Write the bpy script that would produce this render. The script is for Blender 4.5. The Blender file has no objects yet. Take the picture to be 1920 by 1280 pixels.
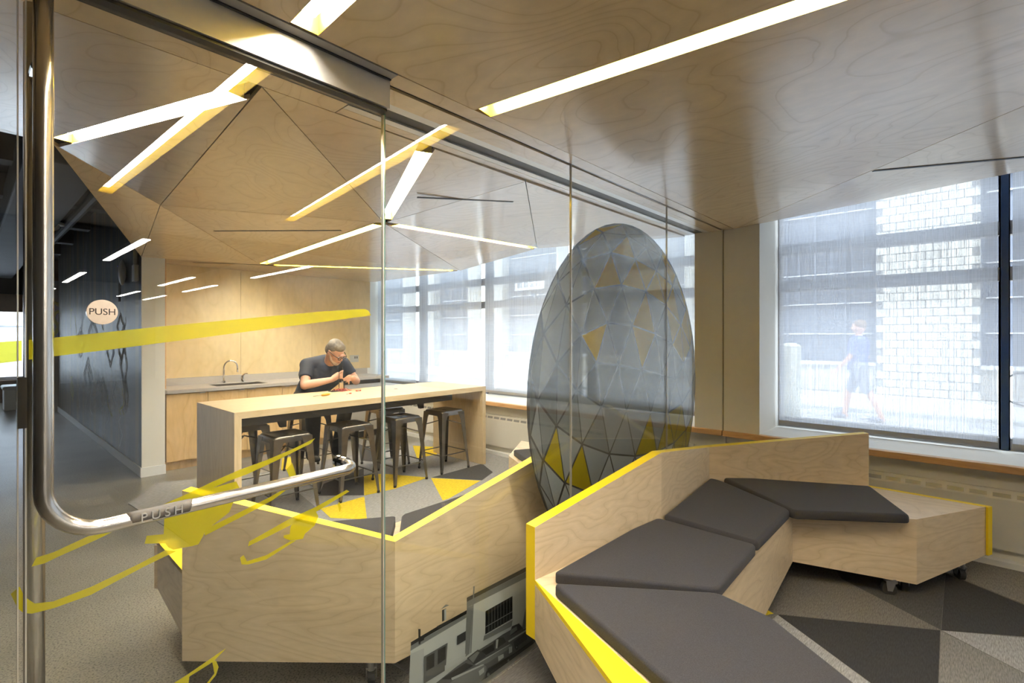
import bpy, bmesh, math, random
from mathutils import Vector, Matrix, geometry
R = random.Random(7)
S = bpy.context.scene
COL = S.collection

# ---------------------------------------------------------------- camera
F, CX, CY, CH = 925.0, 960.0, 630.0, 1.5          # focal length (px of 1920), principal point, camera height
cam = bpy.data.cameras.new('camera')
cam.sensor_width = 36.0
cam.lens = F / 1920 * 36
cam.shift_y = -(640 - CY) / 1920
cam.clip_start = 0.02
co = bpy.data.objects.new('camera', cam)
COL.objects.link(co)
co.location = (0, 0, CH)
co.rotation_euler = (math.pi / 2, 0, -math.atan2(.744, .668))
S.camera = co

# ---------------------------------------------------------------- daylight and exposure
w = bpy.data.worlds.new('sky')
S.world = w
w.use_nodes = True
bg = w.node_tree.nodes['Background']
bg.inputs[0].default_value = (0.80, 0.90, 1.0, 1)
bg.inputs[1].default_value = 5.0
sun = bpy.data.lights.new('sun_offscreen', 'SUN')
sun.energy = 3.2
sun.angle = 0.02
sun.color = (1, .95, .86)
so = bpy.data.objects.new('sun_offscreen', sun)
COL.objects.link(so)
so.rotation_euler = Vector((-.62, -.25, .9)).to_track_quat('Z', 'Y').to_euler()
vs = S.view_settings
vs.view_transform = 'Standard'
vs.look = 'None'
vs.exposure = 0.72
vs.gamma = 1.0
vs.use_curve_mapping = False
try:
    S.cycles.transparent_max_bounces = 24
    S.cycles.max_bounces = 10
    S.cycles.sample_clamp_indirect = 6
except Exception:
    pass
SLOT_EMIT = 90.0
OFFICE_EMIT = 45.0

# ---------------------------------------------------------------- pixel -> point
def ray(u, v):
    r = u - CX
    return Vector((.668 * r + .744 * F, -.744 * r + .668 * F, CY - v))
CAM = Vector((0, 0, CH))
def P(u, v, x=None, y=None, z=None):
    d = ray(u, v)
    if x is not None: t = x / d.x
    elif y is not None: t = y / d.y
    else: t = (z - CH) / d.z
    return CAM + d * t
def PT(u, v, tri):
    a, b, c = [Vector(q) for q in tri]
    n = (b - a).cross(c - a)
    d = ray(u, v)
    return CAM + d * (n.dot(a - CAM) / n.dot(d))

# ---------------------------------------------------------------- materials
MATS = {}
def newmat(name):
    m = bpy.data.materials.new(name)
    m.use_nodes = True
    MATS[name] = m
    nt = m.node_tree
    return m, nt, nt.nodes['Principled BSDF']
def N(nt, t, **k):
    n = nt.nodes.new(t)
    for a, b in k.items(): setattr(n, a, b)
    return n
def ramp(nt, src, stops):
    r = N(nt, 'ShaderNodeValToRGB')
    e = r.color_ramp.elements
    while len(e) < len(stops): e.new(.5)
    for q, (p, c) in zip(e, stops):
        q.position = p
        q.color = (*c, 1)
    nt.links.new(src, r.inputs[0])
    return r
def coords(nt, scale):
    tc = N(nt, 'ShaderNodeTexCoord')
    mp = N(nt, 'ShaderNodeMapping')
    mp.inputs['Scale'].default_value = scale
    nt.links.new(tc.outputs['Object'], mp.inputs[0])
    return mp.outputs[0]
def plain(name, col, rough=.5, metal=0, noise=0.04, scale=20, spec=.5):
    m, nt, b = newmat(name)
    b.inputs['Roughness'].default_value = rough
    b.inputs['Metallic'].default_value = metal
    b.inputs['Specular IOR Level'].default_value = spec
    n = N(nt, 'ShaderNodeTexNoise')
    n.inputs['Scale'].default_value = scale
    n.inputs['Detail'].default_value = 4
    nt.links.new(coords(nt, (1, 1, 1)), n.inputs['Vector'])
    r = ramp(nt, n.outputs[0], [(.25, tuple(max(0, c * (1 - noise)) for c in col)), (.75, tuple(min(1, c * (1 + noise)) for c in col))])
    nt.links.new(r.outputs[0], b.inputs['Base Color'])
    return m
def wood(name, dark, mid, light, scale, rough=.42, bands=26, figure=1.0, coat=0.0):
    m, nt, b = newmat(name)
    v = coords(nt, scale)
    n1 = N(nt, 'ShaderNodeTexNoise'); n1.inputs['Scale'].default_value = 1.0; n1.inputs['Detail'].default_value = 2.2; n1.inputs['Roughness'].default_value = .42
    n1.inputs['Distortion'].default_value = .35
    nt.links.new(v, n1.inputs['Vector'])
    mu = N(nt, 'ShaderNodeMath', operation='MULTIPLY'); mu.inputs[1].default_value = bands
    nt.links.new(n1.outputs[0], mu.inputs[0])
    fr = N(nt, 'ShaderNodeMath', operation='FRACT')
    nt.links.new(mu.outputs[0], fr.inputs[0])
    lo = tuple(mid[i] + (dark[i] - mid[i]) * figure for i in range(3))
    r = ramp(nt, fr.outputs[0], [(0, mid), (.55, light), (.86, mid), (.95, lo), (1.0, mid)])
    n2 = N(nt, 'ShaderNodeTexNoise'); n2.inputs['Scale'].default_value = 60; n2.inputs['Detail'].default_value = 3
    v2 = coords(nt, (scale[0] * .25, scale[1] * .25, scale[2] * .25))
    nt.links.new(v2, n2.inputs['Vector'])
    r2 = ramp(nt, n2.outputs[0], [(.3, (.93, .93, .93)), (.7, (1.03, 1.03, 1.03))])
    mx = N(nt, 'ShaderNodeMixRGB', blend_type='MULTIPLY'); mx.inputs[0].default_value = 1
    nt.links.new(r.outputs[0], mx.inputs[1]); nt.links.new(r2.outputs[0], mx.inputs[2])
    n3 = N(nt, 'ShaderNodeTexNoise'); n3.inputs['Scale'].default_value = .8
    nt.links.new(coords(nt, (1, 1, 1)), n3.inputs['Vector'])
    r3 = ramp(nt, n3.outputs[0], [(.3, (.95, .94, .92)), (.7, (1.03, 1.03, 1.03))])
    mx2 = N(nt, 'ShaderNodeMixRGB', blend_type='MULTIPLY'); mx2.inputs[0].default_value = 1
    nt.links.new(mx.outputs[0], mx2.inputs[1]); nt.links.new(r3.outputs[0], mx2.inputs[2])
    nt.links.new(mx2.outputs[0], b.inputs['Base Color'])
    b.inputs['Roughness'].default_value = rough
    b.inputs['Coat Weight'].default_value = coat
    b.inputs['Coat Roughness'].default_value = .17
    b.inputs['Coat IOR'].default_value = 1.6
    return m
def emit(name, col, strength):
    m = bpy.data.materials.new(name); m.use_nodes = True
    nt = m.node_tree
    nt.nodes.remove(nt.nodes['Principled BSDF'])
    e = N(nt, 'ShaderNodeEmission')
    e.inputs[0].default_value = (*col, 1); e.inputs[1].default_value = strength
    nt.links.new(e.outputs[0], nt.nodes['Material Output'].inputs[0])
    MATS[name] = m
    return m
def glassmat(name, tint, f0=.04, rough=0.0):
    m = bpy.data.materials.new(name); m.use_nodes = True
    nt = m.node_tree
    nt.nodes.remove(nt.nodes['Principled BSDF'])
    t = N(nt, 'ShaderNodeBsdfTransparent'); t.inputs[0].default_value = (*tint, 1)
    g = N(nt, 'ShaderNodeBsdfGlossy'); g.inputs['Roughness'].default_value = rough
    lw = N(nt, 'ShaderNodeLayerWeight')
    p = N(nt, 'ShaderNodeMath', operation='POWER'); p.inputs[1].default_value = 5
    nt.links.new(lw.outputs['Facing'], p.inputs[0])
    ma = N(nt, 'ShaderNodeMath', operation='MULTIPLY_ADD'); ma.inputs[1].default_value = 1 - f0; ma.inputs[2].default_value = f0
    nt.links.new(p.outputs[0], ma.inputs[0])
    mx = N(nt, 'ShaderNodeMixShader')
    nt.links.new(ma.outputs[0], mx.inputs[0]); nt.links.new(t.outputs[0], mx.inputs[1]); nt.links.new(g.outputs[0], mx.inputs[2])
    nt.links.new(mx.outputs[0], nt.nodes['Material Output'].inputs[0])
    MATS[name] = m
    return m
def film(name, col, opacity, tint=(1, 1, 1), transl=0.0):
    m, nt, b = newmat(name)
    b.inputs['Base Color'].default_value = (*col, 1)
    b.inputs['Roughness'].default_value = .35
    t = N(nt, 'ShaderNodeBsdfTransparent'); t.inputs[0].default_value = (*tint, 1)
    surf = b.outputs[0]
    if transl > 0:
        tr = N(nt, 'ShaderNodeBsdfTranslucent'); tr.inputs[0].default_value = (*col, 1)
        m2 = N(nt, 'ShaderNodeMixShader'); m2.inputs[0].default_value = transl
        nt.links.new(surf, m2.inputs[1]); nt.links.new(tr.outputs[0], m2.inputs[2]); surf = m2.outputs[0]
    mx = N(nt, 'ShaderNodeMixShader'); mx.inputs[0].default_value = opacity
    nt.links.new(t.outputs[0], mx.inputs[1]); nt.links.new(surf, mx.inputs[2])
    nt.links.new(mx.outputs[0], nt.nodes['Material Output'].inputs[0])
    return m

BD, BM, BL = (.50, .33, .15), (.66, .47, .25), (.72, .53, .30)
wood('ceiling_ply', BD, (.67, .50, .29), (.71, .54, .32), (1.5, .9, 1.5), rough=.30, bands=24, figure=.5, coat=.9)
wood('bench_ply', (.45, .33, .19), (.63, .49, .315), (.68, .54, .36), (1.1, 1.1, 4.2), rough=.4, bands=20, figure=.36, coat=.1)
wood('cabinet_ply', (.56, .34, .13), (.68, .45, .20), (.73, .50, .24), (3.2, 3.2, .9), rough=.4, bands=10, figure=.45)
wood('wall_ply', (.56, .40, .18), (.66, .51, .27), (.70, .55, .31), (1.6, 1.6, .8), rough=.45, bands=6, figure=.3)
wood('table_maple', (.56, .41, .22), (.68, .53, .32), (.72, .57, .36), (.8, 7, 7), rough=.35, bands=9, figure=.3)
wood('table_maple_leg', (.56, .41, .22), (.68, .53, .32), (.72, .57, .36), (7, 7, .8), rough=.38, bands=9, figure=.3)
wood('sill_wood', (.46, .24, .10), (.58, .34, .16), (.64, .39, .19), (9, .9, 9), rough=.4, bands=7, figure=.5)
plain('yellow_paint', (.86, .62, .012), .42, noise=.02)
plain('white_paint', (.76, .735, .665), .6, noise=.015)
plain('column_paint', (.76, .735, .665), .6, noise=.015)
plain('base_white', (.78, .78, .76), .45, noise=.02)
plain('radiator_paint', (.74, .715, .645), .45, noise=.015)
plain('black', (.012, .012, .013), .5)
plain('dark_ceiling', (.018, .017, .02), .75, noise=.3, scale=3)
plain('duct_dark', (.03, .029, .033), .6, noise=.2, scale=4)
plain('steel_brushed', (.62, .58, .53), .23, metal=1, noise=.03, scale=60)
plain('chrome', (.8, .8, .8), .08, metal=1, noise=.01)
plain('aluminium', (.66, .64, .60), .42, metal=1, noise=.03, scale=40)
plain('gun_metal', (.20, .185, .165), .30, metal=1, noise=.22, scale=9)
plain('rubber', (.02, .02, .02), .6)
plain('caster_grey', (.35, .35, .36), .35, metal=.8)
plain('apron_steel', (.05, .047, .045), .45, metal=.6, noise=.1)
plain('counter_grey', (.40, .37, .34), .35, noise=.05, scale=90)
plain('toe_kick', (.42, .29, .13), .5)
plain('outlet_grey', (.45, .45, .43), .5)
plain('navy_frame', (.02, .05, .13), .4)
plain('frame_grey', (.34, .33, .33), .45, metal=.3)
plain('reveal_white', (.76, .735, .665), .55, noise=.01)
plain('gold_plate', (.72, .58, .45), .28, metal=1, noise=.04, scale=90)
plain('ink_brown', (.03, .018, .012), .5)
plain('label_grey', (.09, .08, .075), .5)
plain('label_silver', (.6, .58, .55), .35, metal=.7)
plain('plastic_white', (.75, .75, .77), .35)
plain('box_beige', (.55, .53, .48), .5)
plain('skin', (.66, .37, .25), .5, noise=.06, scale=30)
plain('shirt_navy', (.011, .018, .042), .8, noise=.2, scale=12)
plain('trousers_black', (.012, .013, .018), .8, noise=.2, scale=15)
plain('hair_grey', (.13, .115, .10), .55, noise=.5, scale=45)
plain('beard_grey', (.46, .33, .25), .7, noise=.2, scale=70)
plain('lips', (.45, .18, .14), .5)
plain('orange_plastic', (.85, .38, .02), .4)
plain('red_plastic', (.62, .03, .02), .4)
plain('pcb', (.02, .02, .025), .4)
plain('block_wood', (.62, .42, .22), .6)
plain('pavement', (.62, .60, .56), .9, noise=.12, scale=3)
plain('road', (.46, .46, .47), .9, noise=.15, scale=3)
plain('kerb', (.45, .46, .44), .9, noise=.2, scale=6)
plain('mortar', (.24, .235, .22), .9)
plain('block_white', (.66, .64, .56), .8, noise=.08, scale=4)
plain('facade_dark', (.10, .115, .15), .5, noise=.1, scale=2)
plain('facade_sash', (.16, .18, .22), .5)
plain('facade_sill', (.75, .76, .78), .6)
plain('bollard_paint', (.60, .60, .48), .8, noise=.1)
plain('sign_white', (.78, .76, .74), .6)
plain('sign_ink', (.12, .13, .17), .6)
plain('blue_cloth', (.10, .14, .42), .8)
plain('grey_cloth', (.24, .25, .30), .8)
plain('far_wood', (.22, .13, .07), .5, noise=.15, scale=6)
plain('office_wall', (.30, .29, .27), .7)
plain('led_violet', (.3, .3, .8), .4)
emit('slot_glow', (1.0, .945, .84), SLOT_EMIT)
emit('office_glow', (1.0, .96, .90), OFFICE_EMIT)
glassmat('clear_glass', (.985, .995, .985), .048)
glassmat('window_glass', (.96, .98, 1.0), .04)
plain('glass_edge', (.10, .20, .17), .1, noise=.02, spec=.9)
plain('seal_strip', (.72, .68, .60), .25, metal=.6)
film('yellow_film', (.70, .60, .01), .62, (.95, .90, .10), .3)

m, nt, b = newmat('cushion_fabric')
n = N(nt, 'ShaderNodeTexNoise'); n.inputs['Scale'].default_value = 420; nt.links.new(coords(nt, (1, 1, 1)), n.inputs['Vector'])
r_ = ramp(nt, n.outputs[0], [(.3, (.013, .0128, .017)), (.7, (.030, .029, .038))])
nt.links.new(r_.outputs[0], b.inputs['Base Color']); b.inputs['Roughness'].default_value = .9
b.inputs['Sheen Weight'].default_value = .05
bp = N(nt, 'ShaderNodeBump'); bp.inputs['Strength'].default_value = .25; bp.inputs['Distance'].default_value = .002
nt.links.new(n.outputs[0], bp.inputs['Height']); nt.links.new(bp.outputs[0], b.inputs['Normal'])

def carpet(name, col, ang):
    m, nt, b = newmat(name)
    tc = N(nt, 'ShaderNodeTexCoord'); mp = N(nt, 'ShaderNodeMapping')
    mp.inputs['Rotation'].default_value = (0, 0, ang); mp.inputs['Scale'].default_value = (30, 240, 1)
    nt.links.new(tc.outputs['Object'], mp.inputs[0])
    n = N(nt, 'ShaderNodeTexNoise'); n.inputs['Scale'].default_value = 1; n.inputs['Detail'].default_value = 3
    nt.links.new(mp.outputs[0], n.inputs['Vector'])
    r = ramp(nt, n.outputs[0], [(.3, tuple(c * .62 for c in col)), (.7, tuple(c * 1.3 for c in col))])
    nt.links.new(r.outputs[0], b.inputs['Base Color']); b.inputs['Roughness'].default_value = .95
    return m
carpet('carpet_yellow', (.66, .48, .015), .3)
carpet('carpet_light', (.27, .265, .265), .9)
carpet('carpet_mid', (.17, .165, .16), -.5)
carpet('carpet_taupe', (.12, .112, .105), .2)
carpet('carpet_dark', (.045, .044, .046), 1.1)
carpet('carpet_ink', (.024, .024, .028), 2.0)

m, nt, b = newmat('concrete')
v = coords(nt, (1, 1, 1))
n1 = N(nt, 'ShaderNodeTexNoise'); n1.inputs['Scale'].default_value = 1.3; n1.inputs['Detail'].default_value = 5; nt.links.new(v, n1.inputs['Vector'])
n2 = N(nt, 'ShaderNodeTexNoise'); n2.inputs['Scale'].default_value = 120; n2.inputs['Detail'].default_value = 3; nt.links.new(v, n2.inputs['Vector'])
r1 = ramp(nt, n1.outputs[0], [(.3, (.15, .142, .12)), (.7, (.26, .245, .21))])
r2 = ramp(nt, n2.outputs[0], [(.36, (.28, .25, .24)), (.47, (.9, .9, .9)), (.68, (1.2, 1.16, 1.1))])
mx = N(nt, 'ShaderNodeMixRGB', blend_type='MULTIPLY'); mx.inputs[0].default_value = 1
nt.links.new(r1.outputs[0], mx.inputs[1]); nt.links.new(r2.outputs[0], mx.inputs[2]); nt.links.new(mx.outputs[0], b.inputs['Base Color'])
b.inputs['Roughness'].default_value = .28

m, nt, b = newmat('mural')
v = coords(nt, (1, 1, 1))
tc = N(nt, 'ShaderNodeSeparateXYZ'); nt.links.new(v, tc.inputs[0])
n1 = N(nt, 'ShaderNodeTexNoise', noise_dimensions='1D'); n1.inputs['Scale'].default_value = 3.2; n1.inputs['Detail'].default_value = 4
nt.links.new(tc.outputs[1], n1.inputs['W'])
r1 = ramp(nt, n1.outputs[0], [(.40, (.008, .008, .009)), (.52, (.028, .022, .014)), (.60, (.11, .08, .012)), (.66, (.03, .025, .016))])
n2 = N(nt, 'ShaderNodeTexNoise'); n2.inputs['Scale'].default_value = 1.7; n2.inputs['Detail'].default_value = 8; n2.inputs['Roughness'].default_value = .7
nt.links.new(coords(nt, (1, 1, .6)), n2.inputs['Vector'])
r2 = ramp(nt, n2.outputs[0], [(.52, (0, 0, 0)), (.68, (.8, .8, .8))])
mx = N(nt, 'ShaderNodeMixRGB'); mx.inputs[2].default_value = (.13, .145, .15, 1)
nt.links.new(r2.outputs[0], mx.inputs[0]); nt.links.new(r1.outputs[0], mx.inputs[1]); nt.links.new(mx.outputs[0], b.inputs['Base Color'])
b.inputs['Roughness'].default_value = .4; b.inputs['Specular IOR Level'].default_value = .2
plain('chalk', (.42, .44, .45), .8)
plain('chalk_yellow', (.55, .50, .04), .6)

# shade fabric: open weave, lets light through
m, nt, b = newmat('shade_mesh')
b.inputs['Base Color'].default_value = (.62, .63, .66, 1); b.inputs['Roughness'].default_value = .9
tr = N(nt, 'ShaderNodeBsdfTranslucent'); tr.inputs[0].default_value = (.72, .74, .78, 1)
m1 = N(nt, 'ShaderNodeMixShader'); m1.inputs[0].default_value = .5
nt.links.new(b.outputs[0], m1.inputs[1]); nt.links.new(tr.outputs[0], m1.inputs[2])
tp = N(nt, 'ShaderNodeBsdfTransparent')
tc = N(nt, 'ShaderNodeTexCoord'); mp = N(nt, 'ShaderNodeMapping'); mp.inputs['Scale'].default_value = (1, 130, 1.2)
nt.links.new(tc.outputs['Object'], mp.inputs[0])
n = N(nt, 'ShaderNodeTexNoise'); n.inputs['Scale'].default_value = 1; n.inputs['Detail'].default_value = 4; nt.links.new(mp.outputs[0], n.inputs['Vector'])
mp2 = N(nt, 'ShaderNodeMapping'); mp2.inputs['Scale'].default_value = (1, 3, 160); nt.links.new(tc.outputs['Object'], mp2.inputs[0])
n2 = N(nt, 'ShaderNodeTexNoise'); n2.inputs['Scale'].default_value = 1; n2.inputs['Detail'].default_value = 2; nt.links.new(mp2.outputs[0], n2.inputs['Vector'])
ad = N(nt, 'ShaderNodeMath', operation='MULTIPLY_ADD'); ad.inputs[1].default_value = .35; nt.links.new(n2.outputs[0], ad.inputs[0]); nt.links.new(n.outputs[0], ad.inputs[2])
mr = N(nt, 'ShaderNodeMapRange'); mr.inputs[1].default_value = .38; mr.inputs[2].default_value = .95; mr.inputs[3].default_value = .62; mr.inputs[4].default_value = .22
nt.links.new(ad.outputs[0], mr.inputs[0])
m2 = N(nt, 'ShaderNodeMixShader'); nt.links.new(mr.outputs[0], m2.inputs[0]); nt.links.new(m1.outputs[0], m2.inputs[1]); nt.links.new(tp.outputs[0], m2.inputs[2])
nt.links.new(m2.outputs[0], nt.nodes['Material Output'].inputs[0])

# pier brickwork too small to build
m, nt, b = newmat('far_brick')
bt = N(nt, 'ShaderNodeTexBrick'); bt.inputs['Color1'].default_value = (.58, .56, .49, 1); bt.inputs['Color2'].default_value = (.52, .50, .45, 1); bt.inputs['Mortar'].default_value = (.42, .41, .38, 1)
bt.inputs['Scale'].default_value = 1.0; bt.inputs['Mortar Size'].default_value = .012; bt.inputs['Brick Width'].default_value = .4; bt.inputs['Row Height'].default_value = .19
tc = N(nt, 'ShaderNodeTexCoord'); mp = N(nt, 'ShaderNodeMapping'); mp.inputs['Rotation'].default_value = (math.pi / 2, 0, math.pi / 2)
nt.links.new(tc.outputs['Object'], mp.inputs[0]); sx = N(nt, 'ShaderNodeSeparateXYZ'); cb = N(nt, 'ShaderNodeCombineXYZ')
nt.links.new(tc.outputs['Object'], sx.inputs[0]); nt.links.new(sx.outputs[1], cb.inputs[0]); nt.links.new(sx.outputs[2], cb.inputs[1]); nt.links.new(cb.outputs[0], bt.inputs['Vector'])
nt.links.new(bt.outputs[0], b.inputs['Base Color']); b.inputs['Roughness'].default_value = .8

# ---------------------------------------------------------------- mesh helpers
def obj(name, me, parent=None):
    o = bpy.data.objects.new(name, me)
    COL.objects.link(o)
    if parent: o.parent = parent
    return o
def mk(name, verts, faces, mats, parent=None, idx=None, smooth=False):
    me = bpy.data.meshes.new(name)
    me.from_pydata([tuple(v) for v in verts], [], faces)
    if isinstance(mats, str): mats = [mats]
    for q in mats: me.materials.append(MATS[q])
    if idx:
        for p, i in zip(me.polygons, idx): p.material_index = i
    bm = bmesh.new(); bm.from_mesh(me)
    bmesh.ops.recalc_face_normals(bm, faces=bm.faces)
    bm.to_mesh(me); bm.free()
    if smooth:
        for p in me.polygons: p.use_smooth = True
    return obj(name, me, parent)
class MB:
    """collects simple solids into one mesh"""
    def __init__(s): s.v = []; s.f = []; s.m = []
    def add(s, verts, faces, mi=0):
        k = len(s.v)
        s.v += [Vector(q) for q in verts]; s.f += [[i + k for i in q] for q in faces]; s.m += [mi] * len(faces)
        return s
    def box(s, x0, x1, y0, y1, z0, z1, mi=0):
        v = [(x, y, z) for z in (z0, z1) for y in (y0, y1) for x in (x0, x1)]
        return s.add(v, [(0, 2, 3, 1), (4, 5, 7, 6), (0, 1, 5, 4), (2, 6, 7, 3), (0, 4, 6, 2), (1, 3, 7, 5)], mi)
    def prism(s, poly, z0, z1, mi=0, mtop=None):
        n = len(poly)
        za = z0 if isinstance(z0, (list, tuple)) else [z0] * n
        zb = z1 if isinstance(z1, (list, tuple)) else [z1] * n
        v = [(p[0], p[1], za[i]) for i, p in enumerate(poly)] + [(p[0], p[1], zb[i]) for i, p in enumerate(poly)]
        tris = [tuple(t) for t in geometry.tessellate_polygon([[Vector((p[0], p[1], 0)) for p in poly]])]
        s.add(v, [t for t in tris] + [tuple(i + n for i in t) for t in tris], mi)
        if mtop is not None:
            for k in range(len(tris)): s.m[-1 - k] = mtop
        k0 = len(s.v) - 2 * n
        for i in range(n):
            j = (i + 1) % n
            s.f.append([k0 + i, k0 + j, k0 + j + n, k0 + i + n]); s.m.append(mi)
        return s
    def tube(s, path, rad, n=10, mi=0, cap=True):
        path = [Vector(p) for p in path]
        rads = rad if isinstance(rad, (list, tuple)) else [rad] * len(path)
        ref = None; k0 = len(s.v)
        for i, p in enumerate(path):
            a = path[max(i - 1, 0)]; b_ = path[min(i + 1, len(path) - 1)]
            d = (b_ - a).normalized()
            if ref is None:
                ref = Vector((0, 0, 1)) if abs(d.z) < .9 else Vector((1, 0, 0))
            e1 = (ref - d * ref.dot(d)).normalized(); e2 = d.cross(e1); ref = e1
            for k in range(n):
                t = 2 * math.pi * k / n
                s.v.append(p + (e1 * math.cos(t) + e2 * math.sin(t)) * rads[i])
        for i in range(len(path) - 1):
            for k in range(n):
                s.f.append([k0 + i * n + k, k0 + i * n + (k + 1) % n, k0 + (i + 1) * n + (k + 1) % n, k0 + (i + 1) * n + k]); s.m.append(mi)
        if cap:
            s.f.append([k0 + k for k in range(n)]); s.m.append(mi)
            s.f.append([k0 + (len(path) - 1) * n + k for k in range(n)]); s.m.append(mi)
        return s
    def cyl(s, c, r, h, n=24, axis='z', mi=0, r2=None):
        c = Vector(c); d = {'x': Vector((1, 0, 0)), 'y': Vector((0, 1, 0)), 'z': Vector((0, 0, 1))}[axis]
        return s.tube([c, c + d * h], [r, r if r2 is None else r2], n, mi)
    def ell(s, c, rx, ry, rz, M=None, nu=16, nv=10, mi=0):
        c = Vector(c); k0 = len(s.v); vs_ = []
        for j in range(1, nv):
            ph = math.pi * j / nv
            for i in range(nu):
                t = 2 * math.pi * i / nu
                vs_.append(Vector((rx * math.sin(ph) * math.cos(t), ry * math.sin(ph) * math.sin(t), rz * math.cos(ph))))
        vs_ += [Vector((0, 0, rz)), Vector((0, 0, -rz))]
        s.v += [c + ((M @ q) if M else q) for q in vs_]
        for j in range(nv - 2):
            for i in range(nu):
                s.f.append([k0 + j * nu + i, k0 + j * nu + (i + 1) % nu, k0 + (j + 1) * nu + (i + 1) % nu, k0 + (j + 1) * nu + i]); s.m.append(mi)
        t_, b_ = k0 + (nv - 1) * nu, k0 + (nv - 1) * nu + 1
        for i in range(nu):
            s.f.append([t_, k0 + i, k0 + (i + 1) % nu]); s.m.append(mi)
            s.f.append([b_, k0 + (nv - 2) * nu + i, k0 + (nv - 2) * nu + (i + 1) % nu]); s.m.append(mi)
        return s
    def build(s, name, mats, parent=None, smooth=False, bevel=0):
        o = mk(name, s.v, s.f, mats, parent, s.m, smooth)
        if bevel:
            bm = bmesh.new(); bm.from_mesh(o.data)
            es = [e for e in bm.edges if len(e.link_faces) == 2 and e.calc_face_angle() > .5]
            bmesh.ops.bevel(bm, geom=es, offset=bevel, segments=2, affect='EDGES', profile=.5, clamp_overlap=True)
            bm.to_mesh(o.data); bm.free()
        return o
def B(name, mat, parent, x0, x1, y0, y1, z0, z1, bevel=0):
    return MB().box(x0, x1, y0, y1, z0, z1).build(name, mat, parent, bevel=bevel)
def flat(name, pts, mat, parent=None):
    tris = geometry.tessellate_polygon([[Vector(p) for p in pts]])
    return mk(name, pts, [tuple(t) for t in tris], mat, parent)
def empty(name, loc=(0, 0, 0)):
    o = bpy.data.objects.new(name, None)
    COL.objects.link(o); o.location = loc; o.empty_display_size = .1
    return o
def tag(o, label, cat, group=None):
    o['label'] = label; o['category'] = cat
    if group: o['group'] = group
    return o
def thing(name, label, cat, group=None): return tag(empty(name), label, cat, group)
def struct(o): o['kind'] = 'structure'; return o
def grp(name): return struct(empty(name))
def text(name, body, size, mat, parent, loc, rot, extrude=.0006, sx=1.0, spacing=1.0):
    c = bpy.data.curves.new(name, 'FONT')
    c.body = body; c.size = size; c.extrude = extrude; c.align_x = 'CENTER'; c.align_y = 'CENTER'; c.space_character = spacing
    o = bpy.data.objects.new(name, c); COL.objects.link(o)
    dg = bpy.context.evaluated_depsgraph_get()
    me = bpy.data.meshes.new_from_object(o.evaluated_get(dg))
    bpy.data.objects.remove(o)
    me.materials.clear(); me.materials.append(MATS[mat])
    me.transform(Matrix.Translation(loc) @ rot.to_4x4() @ Matrix.Diagonal((sx, 1, 1, 1)))
    return obj(name, me, parent)

# ================================================================ SHELL
XW = 4.47                     # inner edge of the window wall
XG = 5.10                     # glazing plane
YG = 1.515                    # glass partition plane
YK = 7.07                     # kitchen back wall

struct(B('floor', 'concrete', None, -7, 5.2, -18, 16.2, -.12, 0))
struct(B('wall_west', 'office_wall', None, -7.2, -7, -18, 16.2, 0, 3.4))
struct(B('wall_south', 'office_wall', None, -7, 5.2, -18.2, -18, 0, 3.4))
struct(B('ceiling_roof', 'dark_ceiling', None, -7.2, 5.4, -18.2, 16.4, 3.3, 3.5))
dk = grp('ceiling_services')
for i, (x0, x1, y0, y1, z0, z1) in enumerate([(-2.2, -1.5, 3, 16, 2.75, 3.15), (-.6, -.35, 4, 16, 2.85, 3.1), (.3, .75, 5, 16, 2.8, 3.15)]):
    B('duct', 'duct_dark', dk, x0, x1, y0, y1, z0, z1, bevel=.02)
for y in (4.6, 6.2, 7.8, 9.4, 11, 12.6): B('beam', 'duct_dark', dk, -6, 1.25, y, y + .2, 3.05, 3.3)
MB().tube([(.95, 4.5, 3.0), (.95, 15.8, 3.0)], .05).build('pipe', 'duct_dark', dk)
MB().tube([(-.1, 4.5, 2.95), (-.1, 15.8, 2.95)], .07).build('pipe', 'duct_dark', dk)

# window wall below the sill, sill, column, reveals
w1 = grp('wall_east')
for y0, y1 in ((-4.8, 1.515), (1.522, 8.2)): B('apron_wall', 'white_paint', w1, 4.55, 5.2, y0, y1, 0, .64)
B('column', 'column_paint', w1, XW, 5.2, 1.23, 1.512, .64, 2.9)
B('column', 'column_paint', w1, XW, 5.2, 1.524, 1.77, .64, 2.9)
B('joint_strip', 'toe_kick', w1, XW + .02, 5.2, 1.512, 1.524, .64, 2.9)
B('reveal_lining', 'reveal_white', w1, XW + .002, 5.1, 1.222, 1.23, .67, 2.9)
B('solid_wall', 'white_paint', w1, 4.55, 5.2, -18, -4.8, 0, 3.3)
B('solid_wall', 'white_paint', w1, 4.40, 5.2, 8.2, 15.9, 0, 3.3)
B('window_head', 'white_paint', w1, 4.55, 5.2, -4.8, 8.2, 2.86, 3.3)
for k, (y0, y1) in enumerate(((-4.8, 1.512), (1.524, 8.2))):
    s = struct(B('trim_%d' % (k + 1), 'reveal_white', None, 4.50, 5.1, y0, y1, .64, .672))
    B('sill_nosing', 'sill_wood', s, 4.44, 4.50, y0, y1, .625, .672, bevel=.004)
for k, (y0, y1) in enumerate(((-4.8, 1.5), (1.53, 7.0))):
    struct(B('baseboard_%s' % ('east', 'northeast')[k], 'base_white', None, 4.485, 4.55, y0, y1, 0, .045))

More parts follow.
